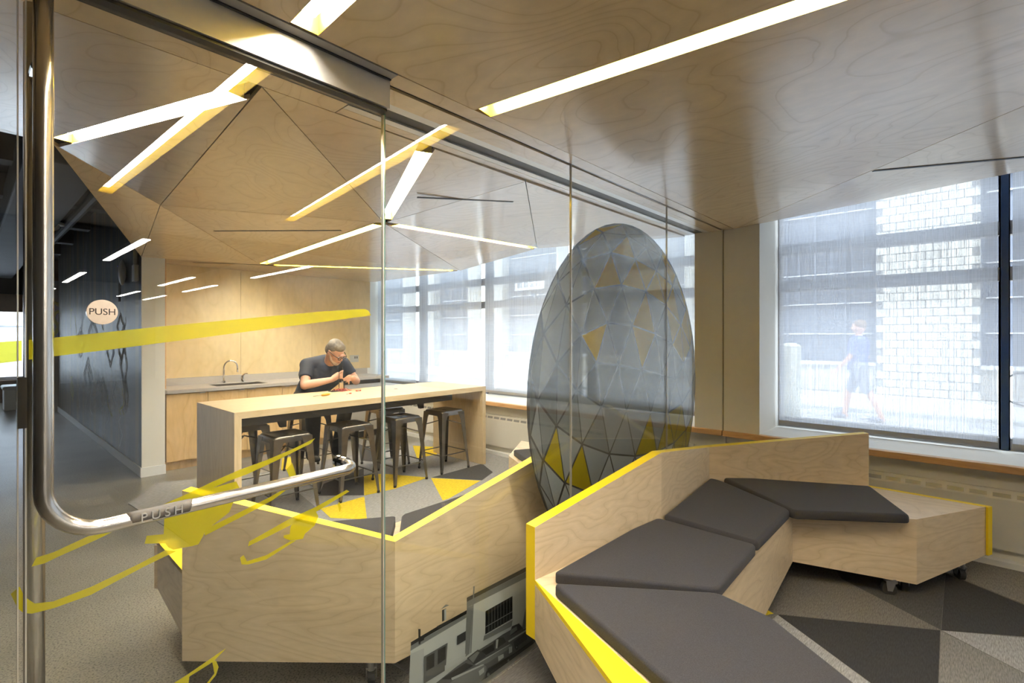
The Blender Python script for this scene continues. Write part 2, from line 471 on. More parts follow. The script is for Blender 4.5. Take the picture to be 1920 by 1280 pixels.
# kitchen wall, nib wall, corridor
wk = grp('wall_north')
B('backing', 'white_paint', wk, 1.48, 4.43, YK + .02, YK + .2, 0, 3.3)
for i, x in enumerate((1.50, 2.475, 3.45)): B('wall_panel', 'wall_ply', wk, x, x + .972, YK, YK + .019, .99, 2.7)
B('edge_trim', 'sill_wood', wk, 1.482, 1.50, 6.47, YK + .02, .92, 2.7)
B('return_wall', 'reveal_white', wk, 4.38, 5.2, 7.755, 8.2, 0, 2.9); B('return_wall', 'reveal_white', wk, 4.38, 4.43, YK + .2, 7.755, 0, 2.9)
wc = grp('wall_corridor')
B('painted_board', 'mural', wc, 1.275, 1.285, 6.45, 13.3, .1, 3.3)
B('core', 'white_paint', wc, 1.286, 1.48, 6.44, 13.3, 0, 3.3)
B('nib_face', 'white_paint', wc, 1.272, 1.48, 6.43, 6.449, 0, 3.3)
struct(B('baseboard_corridor', 'base_white', None, 1.262, 1.285, 6.44, 13.3, 0, .10))
struct(B('baseboard_nib', 'base_white', None, 1.262, 1.485, 6.415, 6.43, 0, .10))
B('doorframe_post', 'frame_grey', wc, 1.2, 1.28, 13.3, 13.5, 0, 2.6)
# chalk marks on the mural: diamonds, flat paint
def chalk(pts, wd, mat='chalk'):
    mb = MB()
    for a, b_ in zip(pts[:-1], pts[1:]):
        a = Vector((a[0], a[1])); b_ = Vector((b_[0], b_[1])); d = (b_ - a).normalized(); n_ = Vector((-d.y, d.x)) * wd
        mb.add([(1.273, p.x, p.y) for p in (a + n_, b_ + n_, b_ - n_, a - n_)], [(0, 1, 2, 3)])
    mb.build('chalk_mark', mat, wc)
for (cy_, cz_, sx_, sz_) in ((7.5, 1.62, .22, .16), (7.3, 1.15, .2, .28), (8.1, 1.3, .25, .2), (9.4, 1.55, .4, .22), (9.8, .9, .4, .28), (7.2, .8, .15, .2), (8.6, .75, .3, .2), (10.5, 1.4, .5, .25), (7.45, 1.35, .18, .15)):
    for q in (1, .72): chalk([(cy_ - sx_ * q, cz_), (cy_, cz_ + sz_ * q), (cy_ + sx_ * q, cz_), (cy_, cz_ - sz_ * q), (cy_ - sx_ * q, cz_)], .012)
for k in range(30):
    a = R.uniform(6.7, 11.5); z = R.uniform(.5, 2.0); pts = [(a, z)]
    for j in range(5): pts.append((pts[-1][0] + R.uniform(-.12, .12), pts[-1][1] - R.uniform(.02, .12)))
    chalk(pts, R.uniform(.006, .016), R.choice(['chalk', 'chalk', 'chalk_yellow']))
# far end of the corridor
wf = grp('wall_far')
B('lower_panelling', 'far_wood', wf, -7, 1.28, 15.9, 16.2, 0, .5)
B('upper_wall', 'far_wood', wf, -7, 1.28, 15.9, 16.2, 2.05, 2.45)
B('upper_wall', 'dark_ceiling', wf, -7, 1.28, 15.85, 16.2, 2.45, 3.3)
B('side_wall', 'far_wood', wf, 1.28, 5.2, 15.9, 16.2, 0, 3.3)
wn = grp('window_20')
B('sash_bar', 'frame_grey', wn, -7, 1.28, 16.0, 16.05, 1.70, 1.74)
B('sash_bar', 'frame_grey', wn, -7, 1.28, 16.0, 16.05, .5, .56)
B('pane', 'window_glass', wn, -7, 1.28, 16.06, 16.07, .5, 2.05)
fs = thing('roller_shade', 'pale roller shade on the far window at the end of the corridor', 'roller shade')
B('fabric', 'shade_mesh', fs, -6.9, 1.2, 15.93, 15.932, .58, 2.04)
B('hem_bar', 'frame_grey', fs, -6.9, 1.2, 15.92, 15.94, .56, .58)

# ================================================================ CEILING (folded plywood)
SLOTW = .085
def plane_z(tri, x, y):
    a, b_, c = [Vector(q) for q in tri]
    n_ = (b_ - a).cross(c - a)
    return a.z - (n_.x * (x - a.x) + n_.y * (y - a.y)) / n_.z
def inset(poly, ins):
    """offset every edge of an xy polygon inwards by its own amount"""
    n = len(poly); pts = [Vector((p[0], p[1])) for p in poly]
    area = sum(pts[i].x * pts[(i + 1) % n].y - pts[(i + 1) % n].x * pts[i].y for i in range(n))
    sg = 1 if area > 0 else -1
    lines = []
    for i in range(n):
        a, b_ = pts[i], pts[(i + 1) % n]; d = (b_ - a).normalized(); nn = Vector((-d.y, d.x)) * sg
        lines.append((a + nn * ins[i], d))
    out = []
    for i in range(n):
        (a, d), (c, e) = lines[i - 1], lines[i]
        cr = d.x * e.y - d.y * e.x
        if abs(cr) < 1e-6: out.append(c); continue
        t = ((c.x - a.x) * e.y - (c.y - a.y) * e.x) / cr
        out.append(a + d * t)
    return out
ceil = grp('ceiling')
GAP = .0025
def panel(pts, slots=(), tri=None):
    """ceiling board; slots = edge indices that border a light slot"""
    tri = tri or pts[:3]
    ins = [(SLOTW / 2 if i in slots else GAP) for i in range(len(pts))]
    q = inset(pts, ins)
    zs = [plane_z(tri, p.x, p.y) for p in q]
    return MB().prism([(p.x, p.y) for p in q], zs, [z + .02 for z in zs]).build('ceiling_panel', 'ceiling_ply', ceil)
# beyond the partition
YL = 1.86
G0, A, Mv, Sv, Ev = (-4, YL, 2.40), (.72, YL, 2.40), (1.47, YL, 2.40), (2.19, YL, 2.40), (XW, YL, 2.42)
C0, C1, C2 = (-4, 3.62, 2.60), (.34, 3.83, 2.60), (1.27, 6.44, 2.34)
Q, J, K = (1.06, 4.75, 2.55), (2.24, 3.38, 2.40), (2.47, 6.40, 2.385)
W1, W2, W3, KW0 = (XW, 3.62, 2.52), (XW, 4.95, 2.38), (XW, YK, 2.38), (1.30, YK, 2.37)
T = {}
def tri(name, a, b_, c, slots=()):
    T[name] = (a, b_, c); panel([a, b_, c], slots)
tri('a', G0, A, C1, (1,)); tri('b', G0, C1, C0)
tri('c', A, Mv, J, (1,)); tri('d', A, J, Q); tri('e', A, Q, C1, (2,))
tri('f', Q, J, K, (1,)); tri('g', C1, Q, C2); tri('h', Q, K, C2)
tri('i', C2, K, KW0); tri('j', K, W3, KW0); tri('k', K, W2, W3, (0,))
tri('l', K, J, W2, (0, 2)); tri('m', J, W1, W2, (0,))
tri('n', Mv, Sv, J, (2,)); tri('o', J, Sv, W1, (2,)); tri('p', Sv, Ev, W1)
# camera side
H0, B0, A0, H1 = (-1.6, 1.426, 2.40), (.67, 1.426, 2.40), (1.405, 1.426, 2.40), (4.47, 1.426, 2.43)
zc = lambda x, y: 2.40 + .04 * (1.426 - y)
X1 = (1.944, -1.45, 2.40 + .04 * 2.876 + .0053)
B1 = (.67, -1.45, zc(0, -1.45)); H0b = (-1.6, -1.45, zc(0, -1.45))
WD1 = (XW, -.32, 2.542)
panel([H0, B0, B1, H0b], (1,)); panel([B0, A0, X1, B1], (1, 3))
panel([A0, H1, X1], (2,))
TD = (H1, WD1, X1); T['near_win'] = TD
WD2 = (XW, -3.3, plane_z(TD, XW, -3.3)); X2 = (1.944, -3.3, plane_z(TD, 1.944, -3.3))
panel([H1, X1, X2, WD2], (), TD)
panel([H0b, B1, X1, X2, (-1.6, -3.3, 2.60)], (), (H0b, B1, (-1.6, -3.3, 2.60)))
T['near_c'] = (A0, H1, X1)
# boards and tracks over the partition, right of the door
def strip(y0, y1, mat, z=2.40, x0=1.005, x1=XW, dz=.02, zr=.03):
    return MB().prism([(x0, y0), (x1, y0), (x1, y1), (x0, y1)], [z, z + zr, z + zr, z], [z + dz, z + zr + dz, z + zr + dz, z + dz]).build('track_board' if mat != 'black' else 'track_groove', mat, ceil)
strip(1.43, 1.508, 'ceiling_ply'); strip(1.508, 1.532, 'black', 2.41); strip(1.532, 1.635, 'ceiling_ply')
strip(1.635, 1.68, 'aluminium'); strip(1.68, 1.76, 'black', 2.408); strip(1.76, 1.80, 'aluminium'); strip(1.802, 1.855, 'ceiling_ply')
strip(1.53, 1.858, 'ceiling_ply', 2.40, -1.6, 1.0, .02, 0)
# slim black air slots let into the boards
def airslot(tn, a, b_, wd=.009, label='', adj=0.0):
    pa, pb = PT(*a, T[tn]), PT(*b_, T[tn]); d = (pb - pa).normalized(); n_ = Vector((-d.y, d.x, 0)).normalized() * wd
    v = [pa + n_, pb + n_, pb - n_, pa - n_]; z = Vector((0, 0, .003))
    mk('air_slot', [q - z for q in v] + [q + z for q in v], [(0, 1, 2, 3), (4, 5, 6, 7), (0, 1, 5, 4), (1, 2, 6, 5), (2, 3, 7, 6), (3, 0, 4, 7)], 'black', ceil)
airslot('o', (782, 370), (962, 378)); airslot('f', (402, 433), (640, 432)); airslot('i', (362, 492), (440, 494), .008); airslot('j', (440, 494), (560, 500), .008)
airslot('near_win', (1638, 320), (1935, 293), .012)
# dark void edge closing strip at the corridor
for a, b_ in ((C0, C1), (C1, C2)):
    a = Vector(a); b_ = Vector(b_); u_ = Vector((0, 0, 1))
    mk('edge_fascia', [a + u_ * .001, b_ + u_ * .001, b_ + u_ * .7, a + u_ * .7], [(0, 1, 2, 3)], 'dark_ceiling', ceil)
B('edge_fascia', 'dark_ceiling', ceil, -1.62, -1.605, -3.3, 1.42, 2.4, 3.3); B('edge_fascia', 'dark_ceiling', ceil, -1.6, XW, -3.32, -3.305, 2.58, 3.3)
B('void_blocker', 'dark_ceiling', ceil, -4, XW + .08, 1.44, 1.85, 2.46, 3.3)
B('window_side_fascia', 'white_paint', ceil, XW, XW + .015, -3.3, YK, 2.56, 2.9)

# light slots
def slot(a, b_, label, wd=SLOTW, trim0=.085, trim1=.085, depth=.07):
    a = Vector(a); b_ = Vector(b_); d = (b_ - a).normalized(); a = a + d * trim0; b_ = b_ - d * trim1
    n_ = Vector((-d.y, d.x, 0)).normalized() * (wd / 2 - .0015); up = Vector((0, 0, 1))
    t = thing('slot_light', label, 'light', 'yellow lined light slots in the plywood ceiling')
    lo = [a + n_, b_ + n_, b_ - n_, a - n_]; hi = [q + up * depth for q in lo]
    mk('housing', lo + hi, [(0, 1, 5, 4), (2, 3, 7, 6), (1, 2, 6, 5), (3, 0, 4, 7), (4, 5, 6, 7)], 'yellow_paint', t)
    m_ = n_ * .62; e = d * .012
    dl = [a + e + m_ + up * (depth - .03), b_ - e + m_ + up * (depth - .03), b_ - e - m_ + up * (depth - .03), a + e - m_ + up * (depth - .03)]
    mk('diffuser', dl + [q + up * .025 for q in dl], [(0, 1, 2, 3), (4, 5, 6, 7), (0, 1, 5, 4), (1, 2, 6, 5), (2, 3, 7, 6), (3, 0, 4, 7)], 'slot_glow', t)
    return t
slot(A0, X1, 'long light slot in the ceiling over the cushioned bench, beside the windows', trim0=.016, trim1=.12)
slot(B0, B1, 'light slot in the ceiling ending above the metal header of the glass door', trim0=.008, trim1=.02)
slot(A, C1, 'wide light slot in the far ceiling, running from the door header to the corridor edge', trim0=.18, trim1=.16)
slot(Mv, J, 'short light slot from the sliding track down to the meeting point of three slots', trim1=.15)
slot(J, K, 'light slot above the table, running from the three-slot meeting point to the kitchen', trim0=.10, trim1=.10)
slot(J, W1, 'light slot above the table, running from the three-slot meeting point to the windows', trim0=.12, trim1=.08)
slot(K, W2, 'thin light slot in front of the kitchen wall, running to the windows', trim0=.16, trim1=.10)

# ================================================================ GLASS PARTITION AND DOOR
wg = grp('wall_glass')
JX = [1.004, 2.153, 3.322, XW]
def pane(parent, x0, x1, z0, z1, y=YG, th=.012):
    return B('glass_pane', 'clear_glass', parent, x0, x1, y - th / 2, y + th / 2, z0, z1)
for i in range(3):
    pane(wg, JX[i] + .003, JX[i + 1] - .003, .006, 2.415)
for i, x in enumerate(JX[1:3]): B('joint_seal', 'seal_strip', wg, x - .0022, x + .0022, YG - .006, YG + .006, .006, 2.415)
pane(wg, -3.2, .078, .006, 2.29)
B('pane_edge', 'seal_strip', wg, .0785, .081, YG - .007, YG + .007, .006, 2.29)
B('floor_channel', 'aluminium', wg, 1.01, XW, YG - .012, YG + .012, 0, .006)
# header over door and sidelight
hd = struct(empty('trim_3'))
B('header_fascia', 'aluminium', hd, -3.2, 1.004, 1.478, 1.552, 2.30, 2.395)
B('header_groove', 'black', hd, -3.2, 1.0, 1.490, 1.54, 2.291, 2.30)
B('header_cap', 'frame_grey', hd, -3.2, 1.004, 1.432, 1.478, 2.40, 2.42)
B('header_cap', 'black', hd, -3.2, 1.004, 1.470, 1.4785, 2.3955, 2.405)
dr = struct(empty('door_1'))
pane(dr, .094, .996, .01, 2.285)
B('pane_edge', 'seal_strip', dr, .0912, .0938, YG - .007, YG + .007, .01, 2.285)
B('pane_edge', 'seal_strip', dr, .9965, 1.0005, YG - .0065, YG + .0065, .01, 2.285)
B('pane_edge', 'glass_edge', dr, 1.0007, 1.0045, YG - .007, YG + .007, .006, 2.29)
B('bottom_rail', 'aluminium', dr, .094, .996, YG - .02, YG + .02, .004, .08)
B('latch', 'apron_steel', dr, .079, .094, YG - .012, YG + .012, 1.30, 1.41)
# push bar: vertical tube bending into a horizontal bar
YB = 1.42; xb, zb, rb = .113, 1.075, .10
path = [(xb, YB, 2.27), (xb, YB, 2.0), (xb, YB, 1.6), (xb, YB, zb + rb)]
for k in range(1, 11):
    a = math.pi / 2 * k / 10
    path.append((xb + rb * (1 - math.cos(a)), YB, zb + rb * (1 - math.sin(a))))
path += [(.45, YB, zb + .003), (.79, YB, zb + .006)]
for k in range(1, 9):
    a = math.pi / 2 * k / 8
    path.append((.79 + .05 * math.sin(a), YB + .05 * (1 - math.cos(a)), zb + .006))
path.append((.84, YG - .007, zb + .006))
pb_ = MB().tube(path, .0165, 20).build('push_bar', 'steel_brushed', dr, smooth=True)
MB().cyl((.84, YG - .03, zb + .006), .021, .024, 24, 'y').build('collar', 'chrome', pb_, smooth=False)
MB().cyl((.84, YG + .007, zb + .006), .021, .014, 24, 'y').build('collar', 'chrome', pb_)
# PUSH label wrapped on the bar
pl = [(.252, YB, zb + .0015), (.262, YB, zb + .0016), (.375, YB, zb + .0027), (.385, YB, zb + .0028)]
MB().tube(pl, [.0155, .0169, .0169, .0155], 20).build('label_band', 'label_grey', pb_, smooth=True)
RX = Matrix.Rotation(math.pi / 2, 3, 'X')
text('label_letters', 'PUSH', .028, 'label_silver', pb_, (.318, YB - .0172, zb + .003), RX, .0015, 1.0, 1.45)
# round PUSH plate
pp = P(191, 585, y=1.505)
pt = MB().cyl((pp.x, 1.497, pp.z), .029, .012, 40, 'y').build('push_plate', 'gold_plate', dr)
text('plate_letters', 'PUSH', .0215, 'ink_brown', pt, (pp.x, 1.4965, pp.z), RX, .0006, .98, 1.0)
# pull tube on the far side
MB().tube([(.112, 1.60, .35), (.112, 1.60, 1.6), (.112, 1.60, 2.27)], .019, 18).build('pull_handle', 'steel_brushed', dr, smooth=True)
for z in (.45, 2.1): MB().cyl((.112, YG + .006, z), .012, .085, 12, 'y').build('standoff', 'chrome', dr)

# yellow splashes of film on the glass
def gp(px, y): return [P(u, v, y=y) for u, v in px]
YF = YG + .0068
for nm, px, par in (
    ('a', [(54, 637), (100, 633), (300, 612), (460, 597), (600, 584), (683, 579), (690, 582), (696, 591), (600, 604), (460, 622), (300, 643), (200, 656), (100, 668), (54, 674)], dr),
    ('b', [(-60, 646), (0, 641), (41, 638), (41, 676), (0, 681), (-60, 688)], wg),
    ('c', [(591, 821), (583, 831), (545, 850), (500, 872), (460, 890), (430, 901), (400, 914), (340, 942), (290, 963), (300, 948), (352, 925), (400, 902), (450, 880), (500, 862), (550, 841)], dr),
    ('d', [(443, 902), (449, 914), (430, 960), (386, 994), (380, 1006), (372, 1020), (358, 1024), (340, 1027), (325, 1030), (316, 1026), (310, 1018), (271, 1019), (275, 1004), (307, 1001), (308, 972), (298, 962), (340, 943), (383, 920), (400, 914)], dr),
    ('e', [(384, 1004), (460, 965), (510, 938), (536, 919), (528, 919), (505, 932), (455, 957), (384, 992)], dr),
    ('f', [(59, 1062), (68, 1045), (100, 1035), (165, 1005), (210, 997), (180, 1012), (110, 1043), (85, 1055)], dr),
    ('g', [(47, 1112), (50, 1121), (65, 1131), (100, 1127), (170, 1100), (260, 1057), (310, 1031), (330, 1033), (270, 1062), (170, 1115), (100, 1140), (60, 1150), (47, 1149)], dr),
    ('h', [(20, 1113), (37, 1099), (43, 1112), (43, 1148), (33, 1140)], wg),
    ('i', [(592, 958), (597, 968), (590, 985), (572, 1000), (568, 1010), (545, 1013), (532, 1008), (532, 1003), (543, 1001), (545, 986), (555, 974), (575, 963)], dr),
    ('j', [(465, 1024), (467, 1015), (545, 971), (590, 951), (650, 918), (655, 921), (600, 955), (545, 984), (500, 1007)], dr),
    ('k', [(450, 1045), (457, 1040), (463, 1052), (500, 1040), (545, 1014), (555, 1013), (500, 1048), (465, 1058), (453, 1058)], dr),
    ('l', [(537, 880), (548, 867), (556, 893), (543, 895)], dr),
    ('m', [(633, 945), (636, 940), (640, 951), (637, 960)], dr),
    ('n', [(310, 1290), (350, 1265), (420, 1217), (424, 1215), (400, 1240), (355, 1268), (353, 1290)], dr),
    ('o', [(380, 1290), (402, 1262), (398, 1240), (405, 1238), (410, 1250), (405, 1265), (385, 1290)], dr)):
    flat('splash_film', gp(px, YF), 'yellow_film', par)

# geodesic dome photograph printed on film on the glass (flat print)
PR = [('dome_%d' % i, (g * .96, g, g * 1.01)) for i, g in enumerate((.15, .22, .32, .44, .57, .70))]
for n_, c_ in PR: film(n_, c_, .80, (.9, .92, .95), .25)
film('dome_yellow', (.40, .30, .004), .82, (.9, .8, .2), .25); film('dome_yellow_light', (.72, .48, .008), .80, (.9, .8, .2), .3); film('dome_line', (.02, .02, .022), .9)
bm = bmesh.new(); bmesh.ops.create_icosphere(bm, subdivisions=3, radius=1.0)
ROT = Matrix.Rotation(.5, 3, 'X') @ Matrix.Rotation(.35, 3, 'Z') @ Matrix.Rotation(.2, 3, 'Y')
ex, ez, er = 2.83, 1.17, 1.03
mbp = MB(); names = ['dome_line'] + [n_ for n_, _ in PR] + ['dome_yellow', 'dome_yellow_light']
for f_ in bm.faces:
    c = ROT @ f_.calc_center_median()
    if c.y > -.06: continue
    # vertices, relaxed a little so the triangles look uneven
    pts = []
    for v_ in f_.verts:
        q = ROT @ v_.co
        h = math.sin(v_.index * 12.9898) * 43758.5453; h -= math.floor(h)
        pts.append(Vector((ex + er * q.x, 0, ez + er * q.z)) )
    cen = sum(pts, Vector()) / 3
    h = math.sin(f_.index * 78.233 + 3.1) * 43758.5453; h -= math.floor(h)
    lit = .40 + (.5 * c.z if c.z > 0 else -.28 * c.z) + .22 * c.x + (h - .5) * .25
    band = (c.z > .25 and c.x > -.45) or (-.8 < c.z < -.25)
    h2 = math.sin(f_.index * 37.719 + 1.7) * 24634.6345; h2 -= math.floor(h2)
    if band and h2 < (.48 + .3 * max(0, c.x)): mi = 7 if c.z < .2 else 8
    else: mi = 1 + max(0, min(5, int(lit * 6)))
    q = []
    for p in pts:
        d = cen - p; L = d.length
        q.append(p + d * min(.5, .011 / max(L, .01)))
    mbp.add([(p.x, YG + .0066, p.z) for p in q], [(0, 1, 2)], mi)
bm.free()
egg = mbp.build('dome_print', names, wg)
ring = [(ex + er * math.cos(2 * math.pi * k / 60), YG + .0072, ez + er * math.sin(2 * math.pi * k / 60)) for k in range(60)]
bk = flat('dome_backing', ring, 'dome_line', egg)

# black and white print of parked cars in front of a workshop, cut out along its roof line
for n_, c_ in (('ph_wall', .44), ('ph_wall2', .36), ('ph_grey', .16), ('ph_mid', .085), ('ph_dark', .03), ('ph_black', .008), ('ph_light', .42)): film(n_, (c_ * .94, c_, c_ * .97), .97)
prt = None
lay = [0]
def ph(pts, mat):
    lay[0] += 1
    global prt
    q = [P(760 + x / 5.8167, 1060 + y / 5.8167, y=YG + .0066 + .00012 * (80 - lay[0])) for x, y in pts]
    o = flat('print_shape' if prt else 'street_print', q, mat, prt or wg)
    if prt is None: prt = o
ph([(60, 870), (670, 490), (670, 390), (1385, 30), (1560, -50), (1560, 900), (900, 1290), (40, 1290)], 'ph_wall')
ph([(40, 1290), (190, 1290), (205, 900), (60, 960)], 'ph_wall2')
ph([(60, 875), (670, 525), (670, 565), (55, 930)], 'ph_grey'); ph([(670, 395), (1560, -55), (1560, 10), (670, 460)], 'ph_grey')
ph([(60, 835), (345, 665), (670, 485), (670, 525), (350, 705), (60, 875)], 'ph_black'); ph([(670, 350), (1560, -110), (1560, -60), (670, 395)], 'ph_dark')
ph([(345, 660), (480, 590), (500, 600), (500, 620), (360, 690)], 'ph_dark')
ph([(400, 485), (445, 465), (445, 590), (400, 612)], 'ph_dark'); ph([(425, 480), (445, 470), (445, 590), (425, 600)], 'ph_light'); ph([(385, 478), (480, 430), (440, 424)], 'ph_grey')
ph([(140, 690), (166, 690), (166, 855), (145, 860)], 'ph_black'); ph([(166, 770), (205, 760), (205, 810), (166, 830)], 'ph_black')
ph([(670, 460), (735, 430), (700, 960), (650, 1000)], 'ph_grey'); ph([(742, 225), (756, 225), (720, 950), (708, 955)], 'ph_grey')
ph([(865, 500), (1175, 322), (1175, 590), (862, 762)], 'ph_light'); ph([(875, 497), (1168, 332), (1168, 578), (872, 750)], 'ph_black')
for k in range(1, 9):
    x = 875 + 293 * k / 9; yt = 497 - 165 * k / 9; ph([(x, yt), (x + 6, yt - 3), (x + 6, yt + 250), (x, yt + 253)], 'ph_mid')
ph([(873, 665), (1168, 495), (1168, 505), (873, 675)], 'ph_grey'); ph([(860, 765), (1170, 592), (1160, 660), (850, 820)], 'ph_grey')
ph([(565, 768), (660, 712), (658, 812), (565, 866)], 'ph_dark')
ph([(205, 990), (462, 840), (440, 1140), (200, 1290)], 'ph_mid'); ph([(230, 995), (318, 950), (315, 1100), (228, 1150)], 'ph_black'); ph([(355, 920), (440, 875), (437, 1020), (352, 1080)], 'ph_black')
ph([(430, 1090), (660, 960), (655, 1020), (430, 1150)], 'ph_light')
ph([(1380, 200), (1560, 100), (1560, 600), (1270, 690), (1300, 520)], 'ph_grey')
ph([(320, 1290), (560, 1100), (660, 1030), (800, 920), (960, 820), (1060, 750), (1150, 700), (1165, 660), (1240, 628), (1290, 690), (1560, 560), (1560, 830), (1330, 900), (1150, 1010), (940, 1170), (850, 1290)], 'ph_mid')
ph([(670, 1010), (790, 915), (840, 935), (880, 985), (750, 1080)], 'ph_dark'); ph([(690, 1008), (785, 935), (810, 945), (740, 1060)], 'ph_grey')
ph([(830, 930), (960, 850), (975, 920), (880, 975)], 'ph_black'); ph([(955, 840), (1010, 790), (1070, 780), (1100, 830), (985, 915)], 'ph_dark'); ph([(990, 810), (1015, 800), (1005, 900), (985, 905)], 'ph_light')
ph([(1160, 665), (1240, 632), (1275, 685), (1145, 770)], 'ph_dark'); ph([(1150, 700), (1215, 660), (1220, 700), (1140, 760)], 'ph_grey')
ph([(470, 1290), (640, 1170), (850, 1078), (885, 1100), (880, 1160), (830, 1270), (815, 1290)], 'ph_grey'); ph([(390, 1240), (660, 1060), (740, 1090), (500, 1240)], 'ph_black'); ph([(500, 1225), (850, 1070), (860, 1082), (510, 1250)], 'ph_light')
ph([(740, 1085), (1150, 850), (1170, 880), (900, 1060), (860, 1075)], 'ph_grey'); ph([(760, 1075), (1140, 855), (1140, 862), (770, 1085)], 'ph_light')
ph([(800, 1150), (860, 1105), (860, 1160), (810, 1200)], 'ph_light'); ph([(1010, 990), (1070, 960), (1075, 1000), (1015, 1045)], 'ph_light'); ph([(1130, 890), (1165, 880), (1165, 940), (1130, 960)], 'ph_light')
ph([(1120, 820), (1330, 690), (1340, 700), (1130, 835)], 'ph_light'); ph([(1180, 830), (1310, 730), (1330, 800), (1190, 900)], 'ph_dark')
ph([(900, 1120), (1180, 960), (1390, 810), (1400, 850), (1190, 1000), (930, 1230), (880, 1290), (850, 1290)], 'ph_black')
for cx_, cy_, r_ in ((905, 1190, 48), (1125, 1040, 40), (1215, 890, 26)):
    ph([(cx_ + r_ * .62 * math.cos(a * .4), cy_ + r_ * math.sin(a * .4)) for a in range(16)], 'ph_black'); ph([(cx_ + r_ * .3 * math.cos(a * .4), cy_ + r_ * .5 * math.sin(a * .4)) for a in range(16)], 'ph_grey')
ph([(905, 1290), (940, 1225), (1190, 1010), (1400, 855), (1560, 800), (1560, 950), (1120, 1290)], 'ph_mid')
ph([(1120, 1290), (1470, 1000), (1560, 950), (1560, 990), (1180, 1290)], 'ph_black')
ph([(945, 1215), (970, 1195), (975, 1210), (950, 1232)], 'ph_light'); ph([(1060, 1120), (1110, 1085), (1115, 1095), (1065, 1135)], 'ph_grey')

# ================================================================ WINDOWS AND SHADES
MU = [(-4.77, -3.27), (-3.27, -1.77), (-1.77, -.27), (-.27, 1.23), (1.77, 3.50), (3.50, 5.03), (5.03, 6.56), (6.56, 7.75)]
SHL = ['roller shade at the window farthest behind the cushioned bench', 'second roller shade along from the pier behind the cushioned bench row', 'roller shade beyond the dark mullion, next to the one over the cushioned bench',
       'wide pale mesh roller shade over the cushioned bench, beside the white pier', 'roller shade behind the dome print on the glass partition', 'roller shade at the table end, with the building number sign showing through',
       'roller shade behind the far corner of the table', 'roller shade in the corner beside the kitchen counter']
for i, (y0, y1) in enumerate(MU):
    wn = grp('window_%d' % (i + 1))
    f_ = MB()
    for y in (y0, y1): f_.box(XG - .03, XG + .08, y - .028, y + .028, .67, 2.87)
    for z in (2.29, 1.955): f_.box(XG - .025, XG + .07, y0 + .028, y1 - .028, z - .05, z + .05)
    f_.box(XG - .025, XG + .07, y0 + .028, y1 - .028, .672, .755); f_.box(XG - .025, XG + .07, y0 + .028, y1 - .028, 2.8, 2.87)
    f_.build('frame', 'frame_grey', wn)
    B('mullion_cap', 'navy_frame', wn, XG - .05, XG - .031, y0 - .02, y0 + .02, .672, 2.86)
    for z0, z1 in ((.755, 1.905), (2.005, 2.24), (2.34, 2.8)): B('pane', 'window_glass', wn, XG + .02, XG + .028, y0 + .028, y1 - .028, z0, z1)
    s = thing('roller_shade', SHL[i], 'roller shade', 'mesh roller shades along the window wall')
    B('fabric', 'shade_mesh', s, 4.985, 4.987, y0 + .04, y1 - .035, .735, 2.85)
    B('hem_bar', 'frame_grey', s, 4.978, 4.994, y0 + .04, y1 - .035, .70, .735)
    MB().tube([(4.986, y0 + .04, 2.83), (4.986, y1 - .035, 2.83)], .025, 12).build('roller', 'frame_grey', s)

# radiators under the sill
def radiator(y0, y1, label):
    t = thing('radiator_cover', label, 'radiator', 'radiator covers under the windows')
    MB().prism([(4.505, y0), (4.548, y0), (4.548, y1), (4.505, y1)], .114, .44).build('front_panel', 'radiator_paint', t)
    mk('top_panel', [(4.505, y0, .44), (4.505, y1, .44), (4.522, y1, .50), (4.522, y0, .50), (4.548, y0, .44), (4.548, y1, .44), (4.548, y1, .50), (4.548, y0, .50)], [(0, 1, 2, 3), (4, 5, 6, 7), (0, 1, 5, 4), (2, 3, 7, 6), (0, 3, 7, 4), (1, 2, 6, 5)], 'radiator_paint', t)
    k = 0; y = y1 - .04; proto = None
    while y - .085 > y0:
        if proto is None:
            proto = mk('vent_slot', [(4.5075, y - .085, .453), (4.5075, y, .453), (4.5145, y, .478), (4.5145, y - .085, .478), (4.512, y - .085, .453), (4.512, y, .453), (4.518, y, .478), (4.518, y - .085, .478)], [(0, 1, 2, 3), (4, 5, 6, 7), (0, 1, 5, 4), (2, 3, 7, 6), (0, 3, 7, 4), (1, 2, 6, 5)], 'caster_grey', t)
            yp = y
        else:
            c = proto.copy(); COL.objects.link(c); c.parent = t; c.location.y = y - yp
        y -= .112; k += 1
radiator(-4.7, 1.20, 'cream radiator cover with a row of vent slots, behind the cushioned bench')
radiator(1.80, 6.3, 'cream radiator cover with a row of vent slots, beyond the end of the table')
o_ = thing('outlet_plate', 'small grey outlet plate on the wall under the sill behind the dome print', 'outlet')
B('plate', 'outlet_grey', o_, 4.54, 4.55, 3.15, 3.23, .50, .62); B('socket', 'label_grey', o_, 4.537, 4.541, 3.17, 3.21, .565, .6); B('socket', 'label_grey', o_, 4.537, 4.541, 3.17, 3.21, .515, .55)

